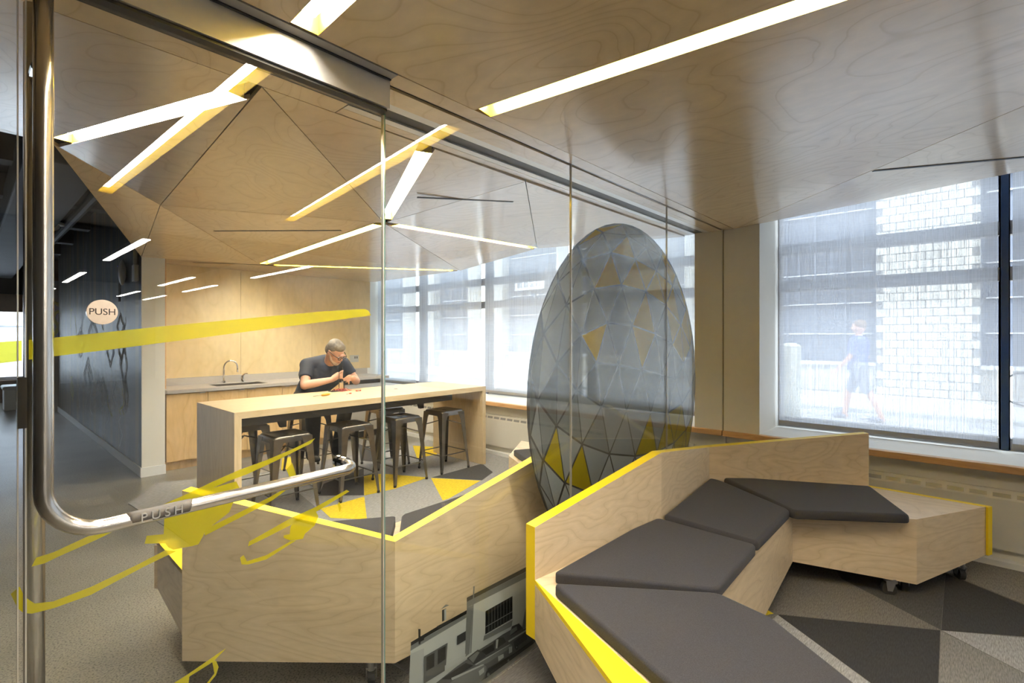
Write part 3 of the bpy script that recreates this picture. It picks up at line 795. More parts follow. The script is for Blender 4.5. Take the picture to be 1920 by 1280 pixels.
# ================================================================ CARPET
cp = grp('floor_carpet')
def cpiece(pts, mat, z): return MB().prism([(p[0], p[1]) for p in pts], .0005, z).build('carpet_piece', mat, cp)
cpiece([(1.35, 1.54), (1.15, 3.6), (.99, 5.5), (1.34, 6.08), (2.0, 5.65), (4.48, 5.65), (4.48, 1.54)], 'carpet_light', .006)
cpiece([(1.0, -3.2), (4.48, -3.2), (4.48, 1.49), (1.2, 1.49)], 'carpet_taupe', .006)
fl = lambda px: [P(u, v, z=0) for u, v in px]
for px, mat in (
    ([(682, 892), (719, 889), (802, 896), (741, 917), (683, 930)], 'carpet_yellow'), ([(808, 897), (901, 902), (841, 936), (830, 939)], 'carpet_yellow'),
    ([(601, 955), (683, 932), (688, 975), (620, 972)], 'carpet_yellow'), ([(774, 836), (822, 839), (819, 852), (782, 860)], 'carpet_yellow'), ([(529, 860), (566, 855), (563, 877), (527, 882)], 'carpet_yellow'),
    ([(810, 896), (904, 870), (924, 886), (904, 901)], 'carpet_dark'), ([(597, 930), (607, 908), (682, 878), (682, 929)], 'carpet_dark'), ([(672, 833), (713, 846), (712, 867), (676, 864)], 'carpet_dark'),
    ([(420, 960), (560, 925), (596, 955), (520, 1000)], 'carpet_mid'), ([(470, 905), (525, 885), (600, 905), (500, 930)], 'carpet_light'), ([(690, 975), (830, 942), (800, 1010), (690, 1010)], 'carpet_light')):
    cpiece(fl(px), mat, .0075)
zx = lambda pts: fl([(1400 + x / 3.048, 860 + y / 3.048) for x, y in pts])
for px, mat in (
    ([(155, 892), (250, 620), (520, 600), (540, 690), (1110, 985)], 'carpet_taupe'), ([(540, 690), (460, 560), (1100, 560), (1135, 660), (1110, 985)], 'carpet_dark'),
    ([(1112, 985), (1137, 660), (1600, 848), (1700, 1030)], 'carpet_ink'), ([(1137, 655), (1000, 500), (1700, 500), (1700, 880)], 'carpet_mid'),
    ([(1115, 988), (1700, 1040), (1700, 1290)], 'carpet_light'), ([(1110, 990), (1700, 1295), (1700, 1500), (1090, 1500)], 'carpet_mid'),
    ([(180, 897), (1106, 988), (1086, 1500), (1000, 1500)], 'carpet_ink'), ([(100, 960), (178, 899), (990, 1500), (400, 1500)], 'carpet_light'), ([(100, 860), (153, 890), (105, 900)], 'carpet_yellow')):
    cpiece(zx(px), mat, .0075)

# ================================================================ BENCHES
def caster(parent, x, y, ztop, ang):
    c = empty('caster'); c.parent = parent
    MB().cyl((x, y, ztop - .025), .026, .025, 16).cyl((x, y, .075), .017, max(.01, ztop - .1), 12).build('swivel_stem', 'caster_grey', c)
    d = Vector((math.cos(ang), math.sin(ang), 0)); s = Vector((-d.y, d.x, 0))
    q = Vector((x, y, .038)) + d * .018
    mb = MB()
    for k in (-1, 1):
        a = q + s * .019 * k
        mb.add([a + d * .02 + Vector((0, 0, .05)), a - d * .03 + Vector((0, 0, .05)), a - d * .012 - Vector((0, 0, .008)), a + d * .012 - Vector((0, 0, .008))] + [a + s * .004 * k + e for e in (d * .02 + Vector((0, 0, .05)), -d * .03 + Vector((0, 0, .05)), -d * .012 - Vector((0, 0, .008)), d * .012 - Vector((0, 0, .008)))],
               [(0, 1, 2, 3), (4, 5, 6, 7), (0, 1, 5, 4), (1, 2, 6, 5), (2, 3, 7, 6), (3, 0, 4, 7)])
    mb.add([q + s * .023 * a + d * b_ + Vector((0, 0, z)) for z in (.044, .052) for a in (-1, 1) for b_ in (-.03, .02)], [(0, 1, 3, 2), (4, 5, 7, 6), (0, 1, 5, 4), (2, 3, 7, 6), (0, 2, 6, 4), (1, 3, 7, 5)])
    mb.build('fork', 'caster_grey', c)
    MB().tube([q - s * .015, q + s * .015], .0375, 20).build('wheel', 'rubber', c)
SZ = .456
def thick(a, b_, za0, zb0, za1, zb1, th, parent, name, mats, inward):
    """upright board from a to b, thickness th towards inward; top and ends in the second material"""
    a = Vector((*a, 0)); b_ = Vector((*b_, 0)); d = (b_ - a).normalized(); n_ = Vector((-d.y, d.x, 0)) * th * inward
    v = [a + Vector((0, 0, za0)), b_ + Vector((0, 0, zb0)), b_ + Vector((0, 0, zb1)), a + Vector((0, 0, za1))]
    v += [q + n_ for q in v]
    return mk(name, v, [(0, 1, 2, 3), (4, 5, 6, 7), (2, 3, 7, 6), (0, 3, 7, 4), (1, 2, 6, 5), (0, 1, 5, 4)], mats, parent, [0, 0, 1, 1, 1, 0])
def bench(name, label, outline, bottoms, backs, strip_pts, mirror, casters, mids=()):
    t = thing(name, label, 'bench', 'angular plywood benches on casters')
    n = len(outline)
    MB().prism(outline, SZ - .018, SZ).build('seat_board', 'bench_ply', t)
    sg = 1 if sum(outline[i][0] * outline[(i + 1) % n][1] - outline[(i + 1) % n][0] * outline[i][1] for i in range(n)) > 0 else -1
    for i in range(n):
        a, b_ = outline[i], outline[(i + 1) % n]
        if (i, (i + 1) % n) in backs: continue
        segs = [(a, b_, bottoms[i], bottoms[(i + 1) % n])]
        for (k, q, zq) in mids:
            if k == i: segs = [(a, q, bottoms[i], zq), (q, b_, zq, bottoms[(i + 1) % n])]
        for (p, q, zp, zq) in segs:
            thick(p, q, zp, zq, SZ - .0185, SZ - .0185, .02, t, 'side_panel', ['bench_ply', 'bench_ply'], sg)
    chain = [k[0] for k in backs] + [list(backs)[-1][1]]
    pts = [Vector((*outline[i], 0)) for i in chain]; TH = .056; outer = []
    for k, p in enumerate(pts):
        ds = []
        if k > 0: ds.append((p - pts[k - 1]).normalized())
        if k < len(pts) - 1: ds.append((pts[k + 1] - p).normalized())
        ns = [Vector((d.y, -d.x, 0)) * sg for d in ds]
        m_ = sum(ns, Vector()).normalized(); outer.append(p + m_ * TH / max(.4, m_.dot(ns[0])))
    for k, ((i, j), (zi, zj)) in enumerate(backs.items()):
        col_ = lambda p, z: Vector((p.x, p.y, z))
        v = [col_(pts[k], bottoms[i]), col_(pts[k + 1], bottoms[j]), col_(pts[k + 1], zj), col_(pts[k], zi), col_(outer[k], bottoms[i]), col_(outer[k + 1], bottoms[j]), col_(outer[k + 1], zj), col_(outer[k], zi)]
        mk('backrest_panel', v, [(0, 1, 2, 3), (4, 5, 6, 7), (2, 3, 7, 6), (0, 3, 7, 4), (1, 2, 6, 5), (0, 1, 5, 4)], ['bench_ply', 'yellow_paint'], t, [0, 0, 1, 1 if k == 0 else 0, 0, 0])
    if strip_pts: MB().prism(strip_pts, SZ - .018, SZ + .001).build('edge_strip', 'yellow_paint', t)
    for (x, y, zt, a) in casters: caster(t, x, y, zt, a)
    return t
oA = [(1.637, 1.338), (2.597, 1.215), (3.53, 1.293), (4.232, .448), (4.214, -.157), (3.635, .162), (3.309, .721), (2.065, .724), (1.50, -.10), (1.20, .24)]
bA = [.20, .15, .15, .16, .165, .084, .155, .11, .10, .08]
bench('lounge_bench', 'pale plywood lounge bench with yellow edges and dark cushions, by the window', oA, bA,
      {(0, 1): (.682, .853), (1, 2): (.853, .715), (2, 3): (.715, .821)},
      [(1.637, 1.338), (1.10, .41), (1.197, .235)], False,
      [(3.245, .80, .155, 1.2), (4.10, -.03, .16, .5), (3.60, .27, .10, 2.0), (3.70, .22, .10, .3), (1.75, 1.1, .15, .4), (2.4, .85, .09, 2), (1.45, .15, .1, 1), (2.6, 1.1, .15, 1)], [(6, (2.69, .722), .064)])
# yellow end edge behind panel three and the low outer panel under the strip
tA = bpy.data.objects['lounge_bench']
thick((1.637, 1.338), (1.10, .41), .20, .08, SZ - .019, SZ - .019, .012, tA, 'side_panel', ['bench_ply', 'bench_ply'], 1)
MB().prism([(4.234, .448), (4.216, -.157), (4.178, -.136), (4.198, .448)], SZ - .016, SZ + .0015).build('edge_strip', 'yellow_paint', tA)
thick((4.180, -.1405), (4.2155, -.1595), .163, .165, SZ + .0015, SZ + .0015, .012, tA, 'edge_strip', ['yellow_paint', 'yellow_paint'], -1)
oB = [(1.22, 1.775), (2.10, 1.72), (3.02, 1.73), (3.74, 2.58), (3.727, 3.22), (3.188, 2.90), (2.86, 2.33), (1.62, 2.33), (.662, 3.04), (.652, 2.427)]
bB = [.15, .15, .15, .16, .165, .10, .155, .10, .22, .15]
bench('lounge_bench', 'pale plywood lounge bench with yellow edges, behind the glass door, back turned', oB, bB,
      {(9, 0): (.858, .651), (0, 1): (.651, .85), (1, 2): (.85, .70), (2, 3): (.70, .815)},
      [(.662, 3.04), (.652, 2.427), (.80, 2.52)], True,
      [(1.17, 1.86, .15, 1.0), (1.33, 1.90, .15, .2), (.80, 2.55, .15, .7), (3.1, 2.8, .11, 1), (3.6, 3.1, .15, 1), (2.0, 2.2, .12, 2), (.78, 2.9, .2, 1)])
def clip(pts, a, b_, keep, m=.007):
    a = Vector(a); d = (Vector(b_) - a).normalized(); n_ = Vector((-d.y, d.x))
    if n_.dot(Vector(keep) - a) < 0: n_ = -n_
    f = lambda p: n_.dot(p - a) - m
    out = []
    for i, p in enumerate(pts):
        q = pts[(i + 1) % len(pts)]; fp, fq = f(p), f(q)
        if fp >= 0: out.append(p)
        if (fp < 0) != (fq < 0): out.append(p.lerp(q, fp / (fp - fq)))
    return [p for i, p in enumerate(out) if (p - out[i - 1]).length > .02]
def cushion(label, pts, group, z=SZ, h=.05, away=()):
    pts = [Vector((p[0], p[1])) for p in pts]
    mid = sum(pts, Vector((0, 0))) / len(pts)
    for a, b_ in away: pts = clip(pts, a, b_, mid)
    n = len(pts)
    area = sum(pts[i].x * pts[(i + 1) % n].y - pts[(i + 1) % n].x * pts[i].y for i in range(n))
    if area < 0: pts.reverse()
    bm = bmesh.new()
    lo = [bm.verts.new((p.x, p.y, z + .0005)) for p in pts]; hi = [bm.verts.new((p.x, p.y, z + h)) for p in pts]
    bm.faces.new(lo[::-1]); bm.faces.new(hi)
    for i in range(n): bm.faces.new((lo[i], lo[(i + 1) % n], hi[(i + 1) % n], hi[i]))
    ve = [e for e in bm.edges if abs(e.verts[0].co.z - e.verts[1].co.z) > .01]
    bmesh.ops.bevel(bm, geom=ve, offset=.028, segments=4, affect='EDGES', profile=.5, clamp_overlap=True)
    te = [e for e in bm.edges if e.verts[0].co.z > z + h - .001 and e.verts[1].co.z > z + h - .001]
    bmesh.ops.bevel(bm, geom=te, offset=.02, segments=3, affect='EDGES', profile=.5, clamp_overlap=True)
    be = [e for e in bm.edges if e.verts[0].co.z < z + .002 and e.verts[1].co.z < z + .002 and len(e.link_faces) == 2]
    bmesh.ops.bevel(bm, geom=be, offset=.008, segments=2, affect='EDGES', profile=.5, clamp_overlap=True)
    top = [f for f in bm.faces if f.normal.z > .99]
    me = bpy.data.meshes.new('seat_cushion'); bm.to_mesh(me); bm.free()
    me.materials.append(MATS['cushion_fabric'])
    for p in me.polygons: p.use_smooth = len(p.vertices) == 4
    return tag(obj('seat_cushion', me), label, 'cushion', group)
cz = lambda *px: [P(u, v, z=SZ + .045) for u, v in px]
GA = 'dark grey cushions on the window bench'
cushion('dark grey seat cushion jutting out at the open low end of the window bench', [P(1036, 1094, z=.5), P(1346, 1112, z=.5), P(1446, 1158, z=.5), P(1605, 1284, z=.5), Vector((1.53, -.04, 0)), Vector((1.25, .24, 0)), P(1215, 1262, z=.5)], GA, away=[(oA[0], (1.197, .235))])
cushion('dark grey four-sided cushion against the low yellow-topped backrest corner', cz((1036, 1075), (1226, 969), (1419, 1022), (1346, 1106)), GA, away=[(oA[0], oA[1])])
cushion('smallest dark grey cushion, in the bend of the window bench', cz((1242, 966), (1326, 895), (1350, 900), (1482, 956), (1420, 1018)), GA, away=[(oA[1], oA[2]), (oA[2], oA[3])])
cushion('long pointed dark grey cushion on the bench arm along the radiator', cz((1347, 892), (1632, 911), (1708, 967), (1488, 959)), GA, away=[(oA[2], oA[3])])
GB = 'dark grey cushions on the bench behind the glass'
cushion('dark grey cushion inside the tall back panel of the bench behind the glass door', [(.80, 2.62), (.72, 2.92), (1.60, 2.30), (1.23, 1.86), (.76, 2.38)], GB, away=[((.662, 3.04), (.80, 2.52)), (oB[9], oB[0])])
cushion('dark grey cushion beside the V corner of the bench behind the glass', [(1.27, 1.83), (1.64, 2.30), (2.20, 2.30), (2.10, 1.755)], GB)
cushion('dark grey cushion in the middle of the bench behind the dome print', [(2.13, 1.76), (2.23, 2.30), (2.86, 2.30), (3.0, 1.77)], GB)
cushion('dark grey cushion at the box end of the bench behind the glass', [(3.03, 1.80), (2.90, 2.32), (3.22, 2.88), (3.69, 2.62)], GB)

# ================================================================ TABLE
tb = thing('work_table', 'long pale maple high table with waterfall ends and black steel apron', 'table')
tx0, tx1, ty0, ty1, th_, tt = 1.385, 4.095, 4.09, 4.99, .915, .052
mk('table_top', [(tx0, ty0, th_), (tx1, ty0, th_), (tx1, ty1, th_), (tx0, ty1, th_), (tx0 + tt, ty0, th_ - tt), (tx1 - tt, ty0, th_ - tt), (tx1 - tt, ty1, th_ - tt), (tx0 + tt, ty1, th_ - tt)],
   [(0, 1, 2, 3), (4, 5, 6, 7), (0, 1, 5, 4), (2, 3, 7, 6), (0, 3, 7, 4), (1, 2, 6, 5)], 'table_maple', tb)
for s, x0 in ((1, tx0), (-1, tx1)):
    x1 = x0 + s * tt
    mk('end_panel', [(x0, ty0, th_ - .0005), (x0, ty1, th_ - .0005), (x1, ty1, th_ - tt - .0005), (x1, ty0, th_ - tt - .0005), (x0, ty0, .007), (x0, ty1, .007), (x1, ty1, .007), (x1, ty0, .007)],
       [(0, 1, 2, 3), (4, 5, 6, 7), (0, 1, 5, 4), (2, 3, 7, 6), (0, 3, 7, 4), (1, 2, 6, 5)], 'table_maple_leg', tb)
B('apron', 'apron_steel', tb, tx0 + tt, 3.62, ty0 + .05, ty0 + .09, .795, th_ - tt - .001)
B('apron', 'apron_steel', tb, tx0 + tt, 3.62, ty1 - .09, ty1 - .05, .795, th_ - tt - .001)
for x in (1.9, 3.45): mk('bracket', [(x - .06, 4.5, .86), (x + .06, 4.5, .86), (x + .06, 4.5, .68), (x + .01, 4.5, .68), (x - .06, 4.54, .86), (x + .06, 4.54, .86), (x + .06, 4.54, .68), (x + .01, 4.54, .68)], [(0, 1, 2, 3), (4, 5, 6, 7), (0, 1, 5, 4), (1, 2, 6, 5), (2, 3, 7, 6), (3, 0, 4, 7)], 'apron_steel', tb)
B('cross_rail', 'apron_steel', tb, tx0 + tt, tx1 - tt, 4.50, 4.54, .845, th_ - tt - .001)

# ================================================================ STOOLS
def stool_proto():
    t = empty('metal_stool')
    h = .675; a = .152; b_ = .205
    # seat: rounded pan with a shallow dish and hand hole
    bm = bmesh.new()
    ringpts = lambda s, z, r: [(sx * (s - r) + r * math.cos(q), sy * (s - r) + r * math.sin(q), z) for (sx, sy, q0) in ((1, 1, 0), (-1, 1, 90), (-1, -1, 180), (1, -1, 270)) for q in [math.radians(q0 + k * 22.5) for k in range(5)]]
    rows = [ringpts(a + .008, h - .055, .03), ringpts(a + .004, h - .012, .03), ringpts(a - .004, h - .002, .03), ringpts(a - .02, h, .03), ringpts(a - .035, h - .006, .03), ringpts(.05, h - .010, .03), ringpts(.028, h - .011, .026)]
    me = MB(); n = 20
    vs_ = [v for r in rows for v in r]; fs_ = []
    for i in range(len(rows) - 1):
        for k in range(n): fs_.append((i * n + k, i * n + (k + 1) % n, (i + 1) * n + (k + 1) % n, (i + 1) * n + k))
    me.add(vs_, fs_)
    bm.free()
    me.build('seat', 'gun_metal', t, smooth=True)
    r0, r1 = ringpts(.028, h - .011, .026), ringpts(.026, h - .026, .024)
    mk('hand_hole', r0 + r1, [(k, (k + 1) % 20, 20 + (k + 1) % 20, 20 + k) for k in range(20)], 'gun_metal', t)
    for sx in (1, -1):
        for sy in (1, -1):
            w0, w1, tk = .085, .022, .003
            def L(z, c, wd):   # folded corner section
                x, y = sx * c, sy * c
                return [(x, y, z), (x - sx * wd, y, z), (x - sx * wd, y - sy * tk, z), (x - sx * tk * 2, y - sy * tk * 2, z), (x - sx * tk, y - sy * wd, z), (x, y - sy * wd, z)]
            lv = [L(h - .02, a + .009, w0 + .01), L(h - .10, a + .014, w0 * .75), L(.30, a + .032, .042), L(.10, b_ - .006, .030), L(.018, b_, w1)]
            v = [q for r in lv for q in r]; f = []
            for i in range(len(lv) - 1):
                for k in range(6): f.append((i * 6 + k, i * 6 + (k + 1) % 6, (i + 1) * 6 + (k + 1) % 6, (i + 1) * 6 + k))
            f += [list(range(6)), [(len(lv) - 1) * 6 + k for k in range(6)]]
            lg = mk('leg', v, f, 'gun_metal', t)
            MB().cyl((sx * (b_ - .009), sy * (b_ - .009), 0.0075), .014, .022, 12).build('rubber_foot', 'rubber', lg)
    for i, (p, q) in enumerate((((1, 1), (-1, 1)), ((-1, 1), (-1, -1)), ((-1, -1), (1, -1)), ((1, -1), (1, 1)))):
        c = .188; MB().tube([(p[0] * c, p[1] * c, .20), (q[0] * c, q[1] * c, .20)], .006, 8).build('foot_rail', 'gun_metal', t)
    for p in (1, -1): MB().tube([(-.16, -.16 * p, .50), (0, 0, .56), (.16, .16 * p, .50)], .006, 8).build('cross_brace', 'gun_metal', t)
    return t
def copy_tree(o, parent=None):
    c = o.copy(); COL.objects.link(c); c.parent = parent
    for ch in [q for q in o.children]: copy_tree(ch, c)
    return c
st0 = stool_proto()
SP = [((1.845, 4.265), 0, 'brushed metal stool on the bench side of the table, at the corridor end'),
      ((2.457, 4.29), 0, 'brushed metal stool on the bench side of the table, second from the corridor end'),
      ((3.045, 4.305), 0, 'brushed metal stool on the bench side of the table, second from the window end'),
      ((3.65, 4.315), 0, 'brushed metal stool on the bench side of the table, at the window end'),
      ((1.78, 5.00), .05, 'brushed metal stool on the kitchen side of the table, at the corridor end'),
      ((2.58, 5.34), .0, 'brushed metal stool the man is sitting on'),
      ((3.30, 4.95), -.08, 'brushed metal stool on the kitchen side of the table, at the window end')]
for i, ((x, y), a, lab) in enumerate(SP):
    s = st0 if i == 0 else copy_tree(st0)
    s.location = (x, y, 0); s.rotation_euler.z = a
    tag(s, lab, 'stool', 'metal stools around the high table')

# ================================================================ KITCHEN
def cabinet(x0, x1, nd, label, hl, top=.858):
    c = thing('base_cabinet', label, 'cabinet', 'birch base cabinets under the counter')
    B('carcass', 'toe_kick', c, x0 + .001, x1 - .001, 6.49, 7.04, .10, top)
    B('toe_kick', 'cabinet_ply', c, x0 + .001, x1 - .001, 6.53, 6.56, .001, .10)
    wd = (x1 - x0) / nd
    for k in range(nd):
        d = B('door', 'cabinet_ply', c, x0 + k * wd + .002, x0 + (k + 1) * wd - .002, 6.47, 6.489, .105, .852)
        hx = x0 + (k + 1) * wd - .06 if hl[k] > 0 else x0 + k * wd + .06
        MB().box(hx - .028, hx + .028, 6.448, 6.471, .846, .8535).build('pull_tab', 'aluminium', d)
cabinet(1.502, 1.91, 1, 'single-door birch cabinet against the white nib wall', [1])
cabinet(1.91, 2.76, 2, 'double-door birch cabinet under the sink', [1, -1], .695)
cabinet(2.76, 3.62, 2, 'double-door birch cabinet behind the seated man', [-1, 1])
fr = thing('undercounter_fridge', 'grey undercounter fridge at the window end of the kitchen counter', 'fridge')
B('body', 'apron_steel', fr, 3.63, 4.24, 6.50, 7.05, .02, .855); B('door', 'aluminium', fr, 3.635, 4.235, 6.46, 6.50, .11, .80); B('grille', 'black', fr, 3.635, 4.235, 6.48, 6.50, .02, .10)
MB().tube([(3.70, 6.43, .74), (4.17, 6.43, .74)], .009, 8).build('handle', 'chrome', fr)
ct = thing('kitchen_counter', 'grey stone counter top with upstand along the birch wall', 'counter')
sx0, sx1, sy0, sy1 = 2.03, 2.62, 6.55, 6.90
mb = MB(); mb.box(1.502, sx0, 6.44, YK - .02, .862, .90); mb.box(sx1, 4.36, 6.44, YK - .02, .862, .90); mb.box(sx0, sx1, 6.44, sy0, .862, .90); mb.box(sx0, sx1, sy1, YK - .02, .862, .90)
mb.build('worktop', 'counter_grey', ct)
B('upstand', 'counter_grey', ct, 1.502, 4.36, YK - .02, YK - .001, .862, .988)
sk = MB(); sk.box(sx0, sx1, sy0, sy1, .70, .71); sk.box(sx0, sx0 + .008, sy0, sy1, .71, .895); sk.box(sx1 - .008, sx1, sy0, sy1, .71, .895); sk.box(sx0, sx1, sy0, sy0 + .008, .71, .895); sk.box(sx0, sx1, sy1 - .008, sy1, .71, .895)
sk.build('sink_bowl', 'steel_brushed', ct)
fc = thing('faucet', 'tall chrome gooseneck faucet behind the sink', 'faucet')
fx = P(433, 718, z=.90).x; fx = 2.235
MB().cyl((fx, 6.965, .9005), .024, .03, 16).build('base', 'chrome', fc)
pth = [(fx, 6.965, .93), (fx, 6.965, 1.10)] + [(fx + .075 * (1 - math.cos(math.pi * k / 10)), 6.965 - .03 * k / 10, 1.10 + .085 * math.sin(math.pi * k / 10)) for k in range(1, 11)] + [(fx + .15, 6.935, 1.06)]
MB().tube(pth, .010, 12).build('spout', 'chrome', fc, smooth=True)
MB().tube([(fx + .15, 6.935, 1.062), (fx + .15, 6.935, 1.035)], .013, 12).build('nozzle', 'chrome', fc)
sd = thing('soap_dispenser', 'short chrome tap lever beside the gooseneck faucet', 'tap')
MB().cyl((fx + .22, 6.955, .9005), .022, .085, 16).build('body', 'chrome', sd); MB().tube([(fx + .22, 6.955, .985), (fx + .24, 6.93, 1.01), (fx + .265, 6.90, 1.015)], .011, 10).build('lever', 'chrome', sd)
p0 = P(664, 672, y=YK)
ol = thing('wall_outlet', 'grey double outlet plate on the birch wall beside the man', 'outlet')
B('plate', 'outlet_grey', ol, p0.x - .075, p0.x + .075, YK - .008, YK, p0.z - .055, p0.z + .055); B('socket', 'label_grey', ol, p0.x + .0, p0.x + .02, YK - .010, YK - .007, p0.z + .0, p0.z + .035); B('socket', 'label_grey', ol, p0.x + .035, p0.x + .055, YK - .010, YK - .007, p0.z, p0.z + .035)

# ================================================================ PEOPLE
def remesh(mb, name, mat, parent=None, vox=.008, smooth=6):
    tmp = mk('tmp', mb.v, mb.f, mat)
    r = tmp.modifiers.new('r', 'REMESH'); r.mode = 'VOXEL'; r.voxel_size = vox
    s = tmp.modifiers.new('s', 'SMOOTH'); s.factor = .5; s.iterations = smooth
    dg = bpy.context.evaluated_depsgraph_get(); dg.update()
    me = bpy.data.meshes.new_from_object(tmp.evaluated_get(dg))
    bpy.data.objects.remove(tmp)
    me.materials.clear(); me.materials.append(MATS[mat])
    for p in me.polygons: p.use_smooth = True
    me.name = name
    return obj(name, me, parent)
def limb(mb, pts, rads, n=14):
    """tapered limb with round joints"""
    pts = [Vector(p) for p in pts]
    fine, fr_ = [], []
    for i in range(len(pts) - 1):
        for k in range(5):
            t = k / 5; fine.append(pts[i].lerp(pts[i + 1], t)); fr_.append(rads[i] * (1 - t) + rads[i + 1] * t)
    fine.append(pts[-1]); fr_.append(rads[-1])
    mb.tube(fine, fr_, n)
    for p, r in zip(pts, rads): mb.ell(p, r, r, r, nu=12, nv=8)
man = thing('person', 'grey-haired person in a navy T-shirt and glasses bent over electronics at the table', 'person')
f_ = Vector((.28, -.72, -.62)).normalized(); up_ = Vector((.02, -.55, .83)); up_ = (up_ - f_ * up_.dot(f_)).normalized(); rt = f_.cross(up_)
HM = Matrix((rt, f_, up_)).transposed()       # columns: right, forward, up
HC = Vector((2.70, 5.0, 1.325))
hp = lambda x, y, z: HC + HM @ Vector((x, y, z))
shL, shR = Vector((2.505, 5.24, 1.185)), Vector((2.92, 5.22, 1.185))
elL, elR = Vector((2.395, 5.07, .985)), Vector((3.02, 5.12, .985))
wrL, wrR = Vector((2.645, 4.965, 1.035)), Vector((2.895, 4.945, 1.03))
body = MB()
body.ell(hp(0, -.012, .035), .077, .098, .098, HM, 20, 14); body.ell(hp(0, .03, -.055), .060, .066, .072, HM, 18, 12); body.ell(hp(0, .055, -.01), .058, .05, .065, HM, 16, 10)
body.ell(hp(0, .075, -.095), .030, .024, .022, HM, 12, 8)
limb(body, [hp(0, .092, .025), hp(0, .112, -.018)], [.010, .016]); body.ell(hp(0, .103, .035), .055, .012, .013, HM, 12, 8)
for s in (-1, 1): body.ell(hp(s * .078, -.012, 0), .010, .022, .034, HM, 12, 8)
limb(body, [hp(0, -.03, -.05), (2.71, 5.15, 1.20), (2.70, 5.22, 1.12)], [.056, .06, .09])
limb(body, [(2.60, 5.34, .85), (2.65, 5.32, .95), (2.70, 5.27, 1.08)], [.14, .14, .15]); limb(body, [shL, shR], [.06, .06])
limb(body, [shL, elL], [.058, .046]); limb(body, [elL, Vector(elL).lerp(wrL, .3), wrL], [.045, .046, .029])
limb(body, [shR, elR], [.058, .046]); limb(body, [elR, Vector(elR).lerp(wrR, .35), wrR], [.045, .045, .029])
for hx in (-.09, .09): limb(body, [(2.60 + hx, 5.33, .805), (2.60 + hx * 2.0, 5.08, .765), (2.60 + hx * 2.0, 4.93, .705), (2.60 + hx * 1.6, 5.03, .27)], [.085, .07, .062, .045])
# hands: palm plus five fingers curled around the tool and the work piece
def hand(wr, palm, fingers, thumb):
    limb(body, [wr, Vector(wr).lerp(palm, .5), palm], [.029, .036, .034])
    for ch in fingers: limb(body, ch, [.0105, .0100, .0095, .0085][:len(ch)], 8)
    limb(body, thumb, [.0125, .011, .0095], 8)
pL = Vector((2.695, 4.945, 1.075))
hand(wrL, pL, [[pL + Vector((.005, .005, .030 - .019 * k)), pL + Vector((.045, -.022 + .002 * k, .034 - .020 * k)), pL + Vector((.062, .012, .024 - .019 * k)), pL + Vector((.038, .032, .020 - .018 * k))] for k in range(4)],
     [pL + Vector((-.005, -.015, .012)), pL + Vector((.025, -.035, .045)), pL + Vector((.052, -.02, .052))])
pR = Vector((2.855, 4.925, 1.045))
hand(wrR, pR, [[pR + Vector((-.01, .0, .025 - .016 * k)), pR + Vector((-.05, -.022, .028 - .019 * k)), pR + Vector((-.085 + .004 * k * k, -.02, .006 - .020 * k)), pR + Vector((-.105 + .007 * k * k, -.008, -.010 - .018 * k))] for k in range(4)],
     [pR + Vector((-.005, .015, -.01)), pR + Vector((-.04, .022, -.018)), pR + Vector((-.075, .012, -.02))])
remesh(body, 'body', 'skin', man, .0055, 4)
sh = MB()
limb(sh, [(2.59, 5.35, .845), (2.62, 5.34, .93), (2.68, 5.29, 1.04), (2.71, 5.24, 1.13)], [.165, .163, .172, .15], 18); limb(sh, [shL + Vector((0, .01, 0)), (2.71, 5.25, 1.2), shR + Vector((0, .01, 0))], [.078, .098, .078])
limb(sh, [(2.64, 5.30, .95), (2.55, 5.27, 1.08)], [.12, .12]); limb(sh, [(2.68, 5.30, .95), (2.86, 5.25, 1.08)], [.12, .11])
sh.tube([shL, shL.lerp(elL, .30), shL.lerp(elL, .66)], [.074, .072, .068], 16); sh.tube([shR, shR.lerp(elR, .3), shR.lerp(elR, .62)], [.074, .071, .067], 16)
limb(sh, [(2.71, 5.20, 1.19), (2.715, 5.165, 1.225)], [.08, .068])
remesh(sh, 'shirt', 'shirt_navy', man, .009, 3)
tr_ = MB()
limb(tr_, [(2.51, 5.35, .815), (2.69, 5.35, .815)], [.118, .118])
for hx in (-.09, .09): limb(tr_, [(2.60 + hx, 5.33, .805), (2.60 + hx * 2.0, 5.08, .765), (2.60 + hx * 2.0, 4.93, .705), (2.60 + hx * 1.6, 5.03, .25)], [.10, .085, .08, .066])
remesh(tr_, 'trousers', 'trousers_black', man, .011, 3)
for hx in (-.09, .09):
    x = 2.60 + hx * 1.6; so_ = MB(); so_.ell((x, 4.99, .222), .042, .125, .036); so_.ell((x, 5.06, .25), .04, .05, .05); remesh(so_, 'shoe', 'rubber', man, .009, 2)
hr = MB()
hr.ell(hp(0, -.025, .055), .083, .096, .088, HM, 20, 14); hr.ell(hp(0, -.06, .01), .078, .065, .085, HM, 16, 10); hr.ell(hp(0, .015, .090), .070, .070, .046, HM, 14, 8)
remesh(hr, 'hair', 'hair_grey', man, .006, 2)
be = MB(); be.ell(hp(0, .060, -.092), .046, .045, .036, HM, 16, 10)
for s in (-1, 1): limb(be, [hp(s * .03, .075, -.085), hp(s * .055, .035, -.065), hp(s * .068, .0, -.02)], [.022, .018, .009])
remesh(be, 'beard', 'beard_grey', man, .005, 2)
MB().ell(hp(0, .104, -.062), .020, .006, .006, HM).build('mouth', 'lips', man, smooth=True)
gl = empty('glasses'); gl.parent = man
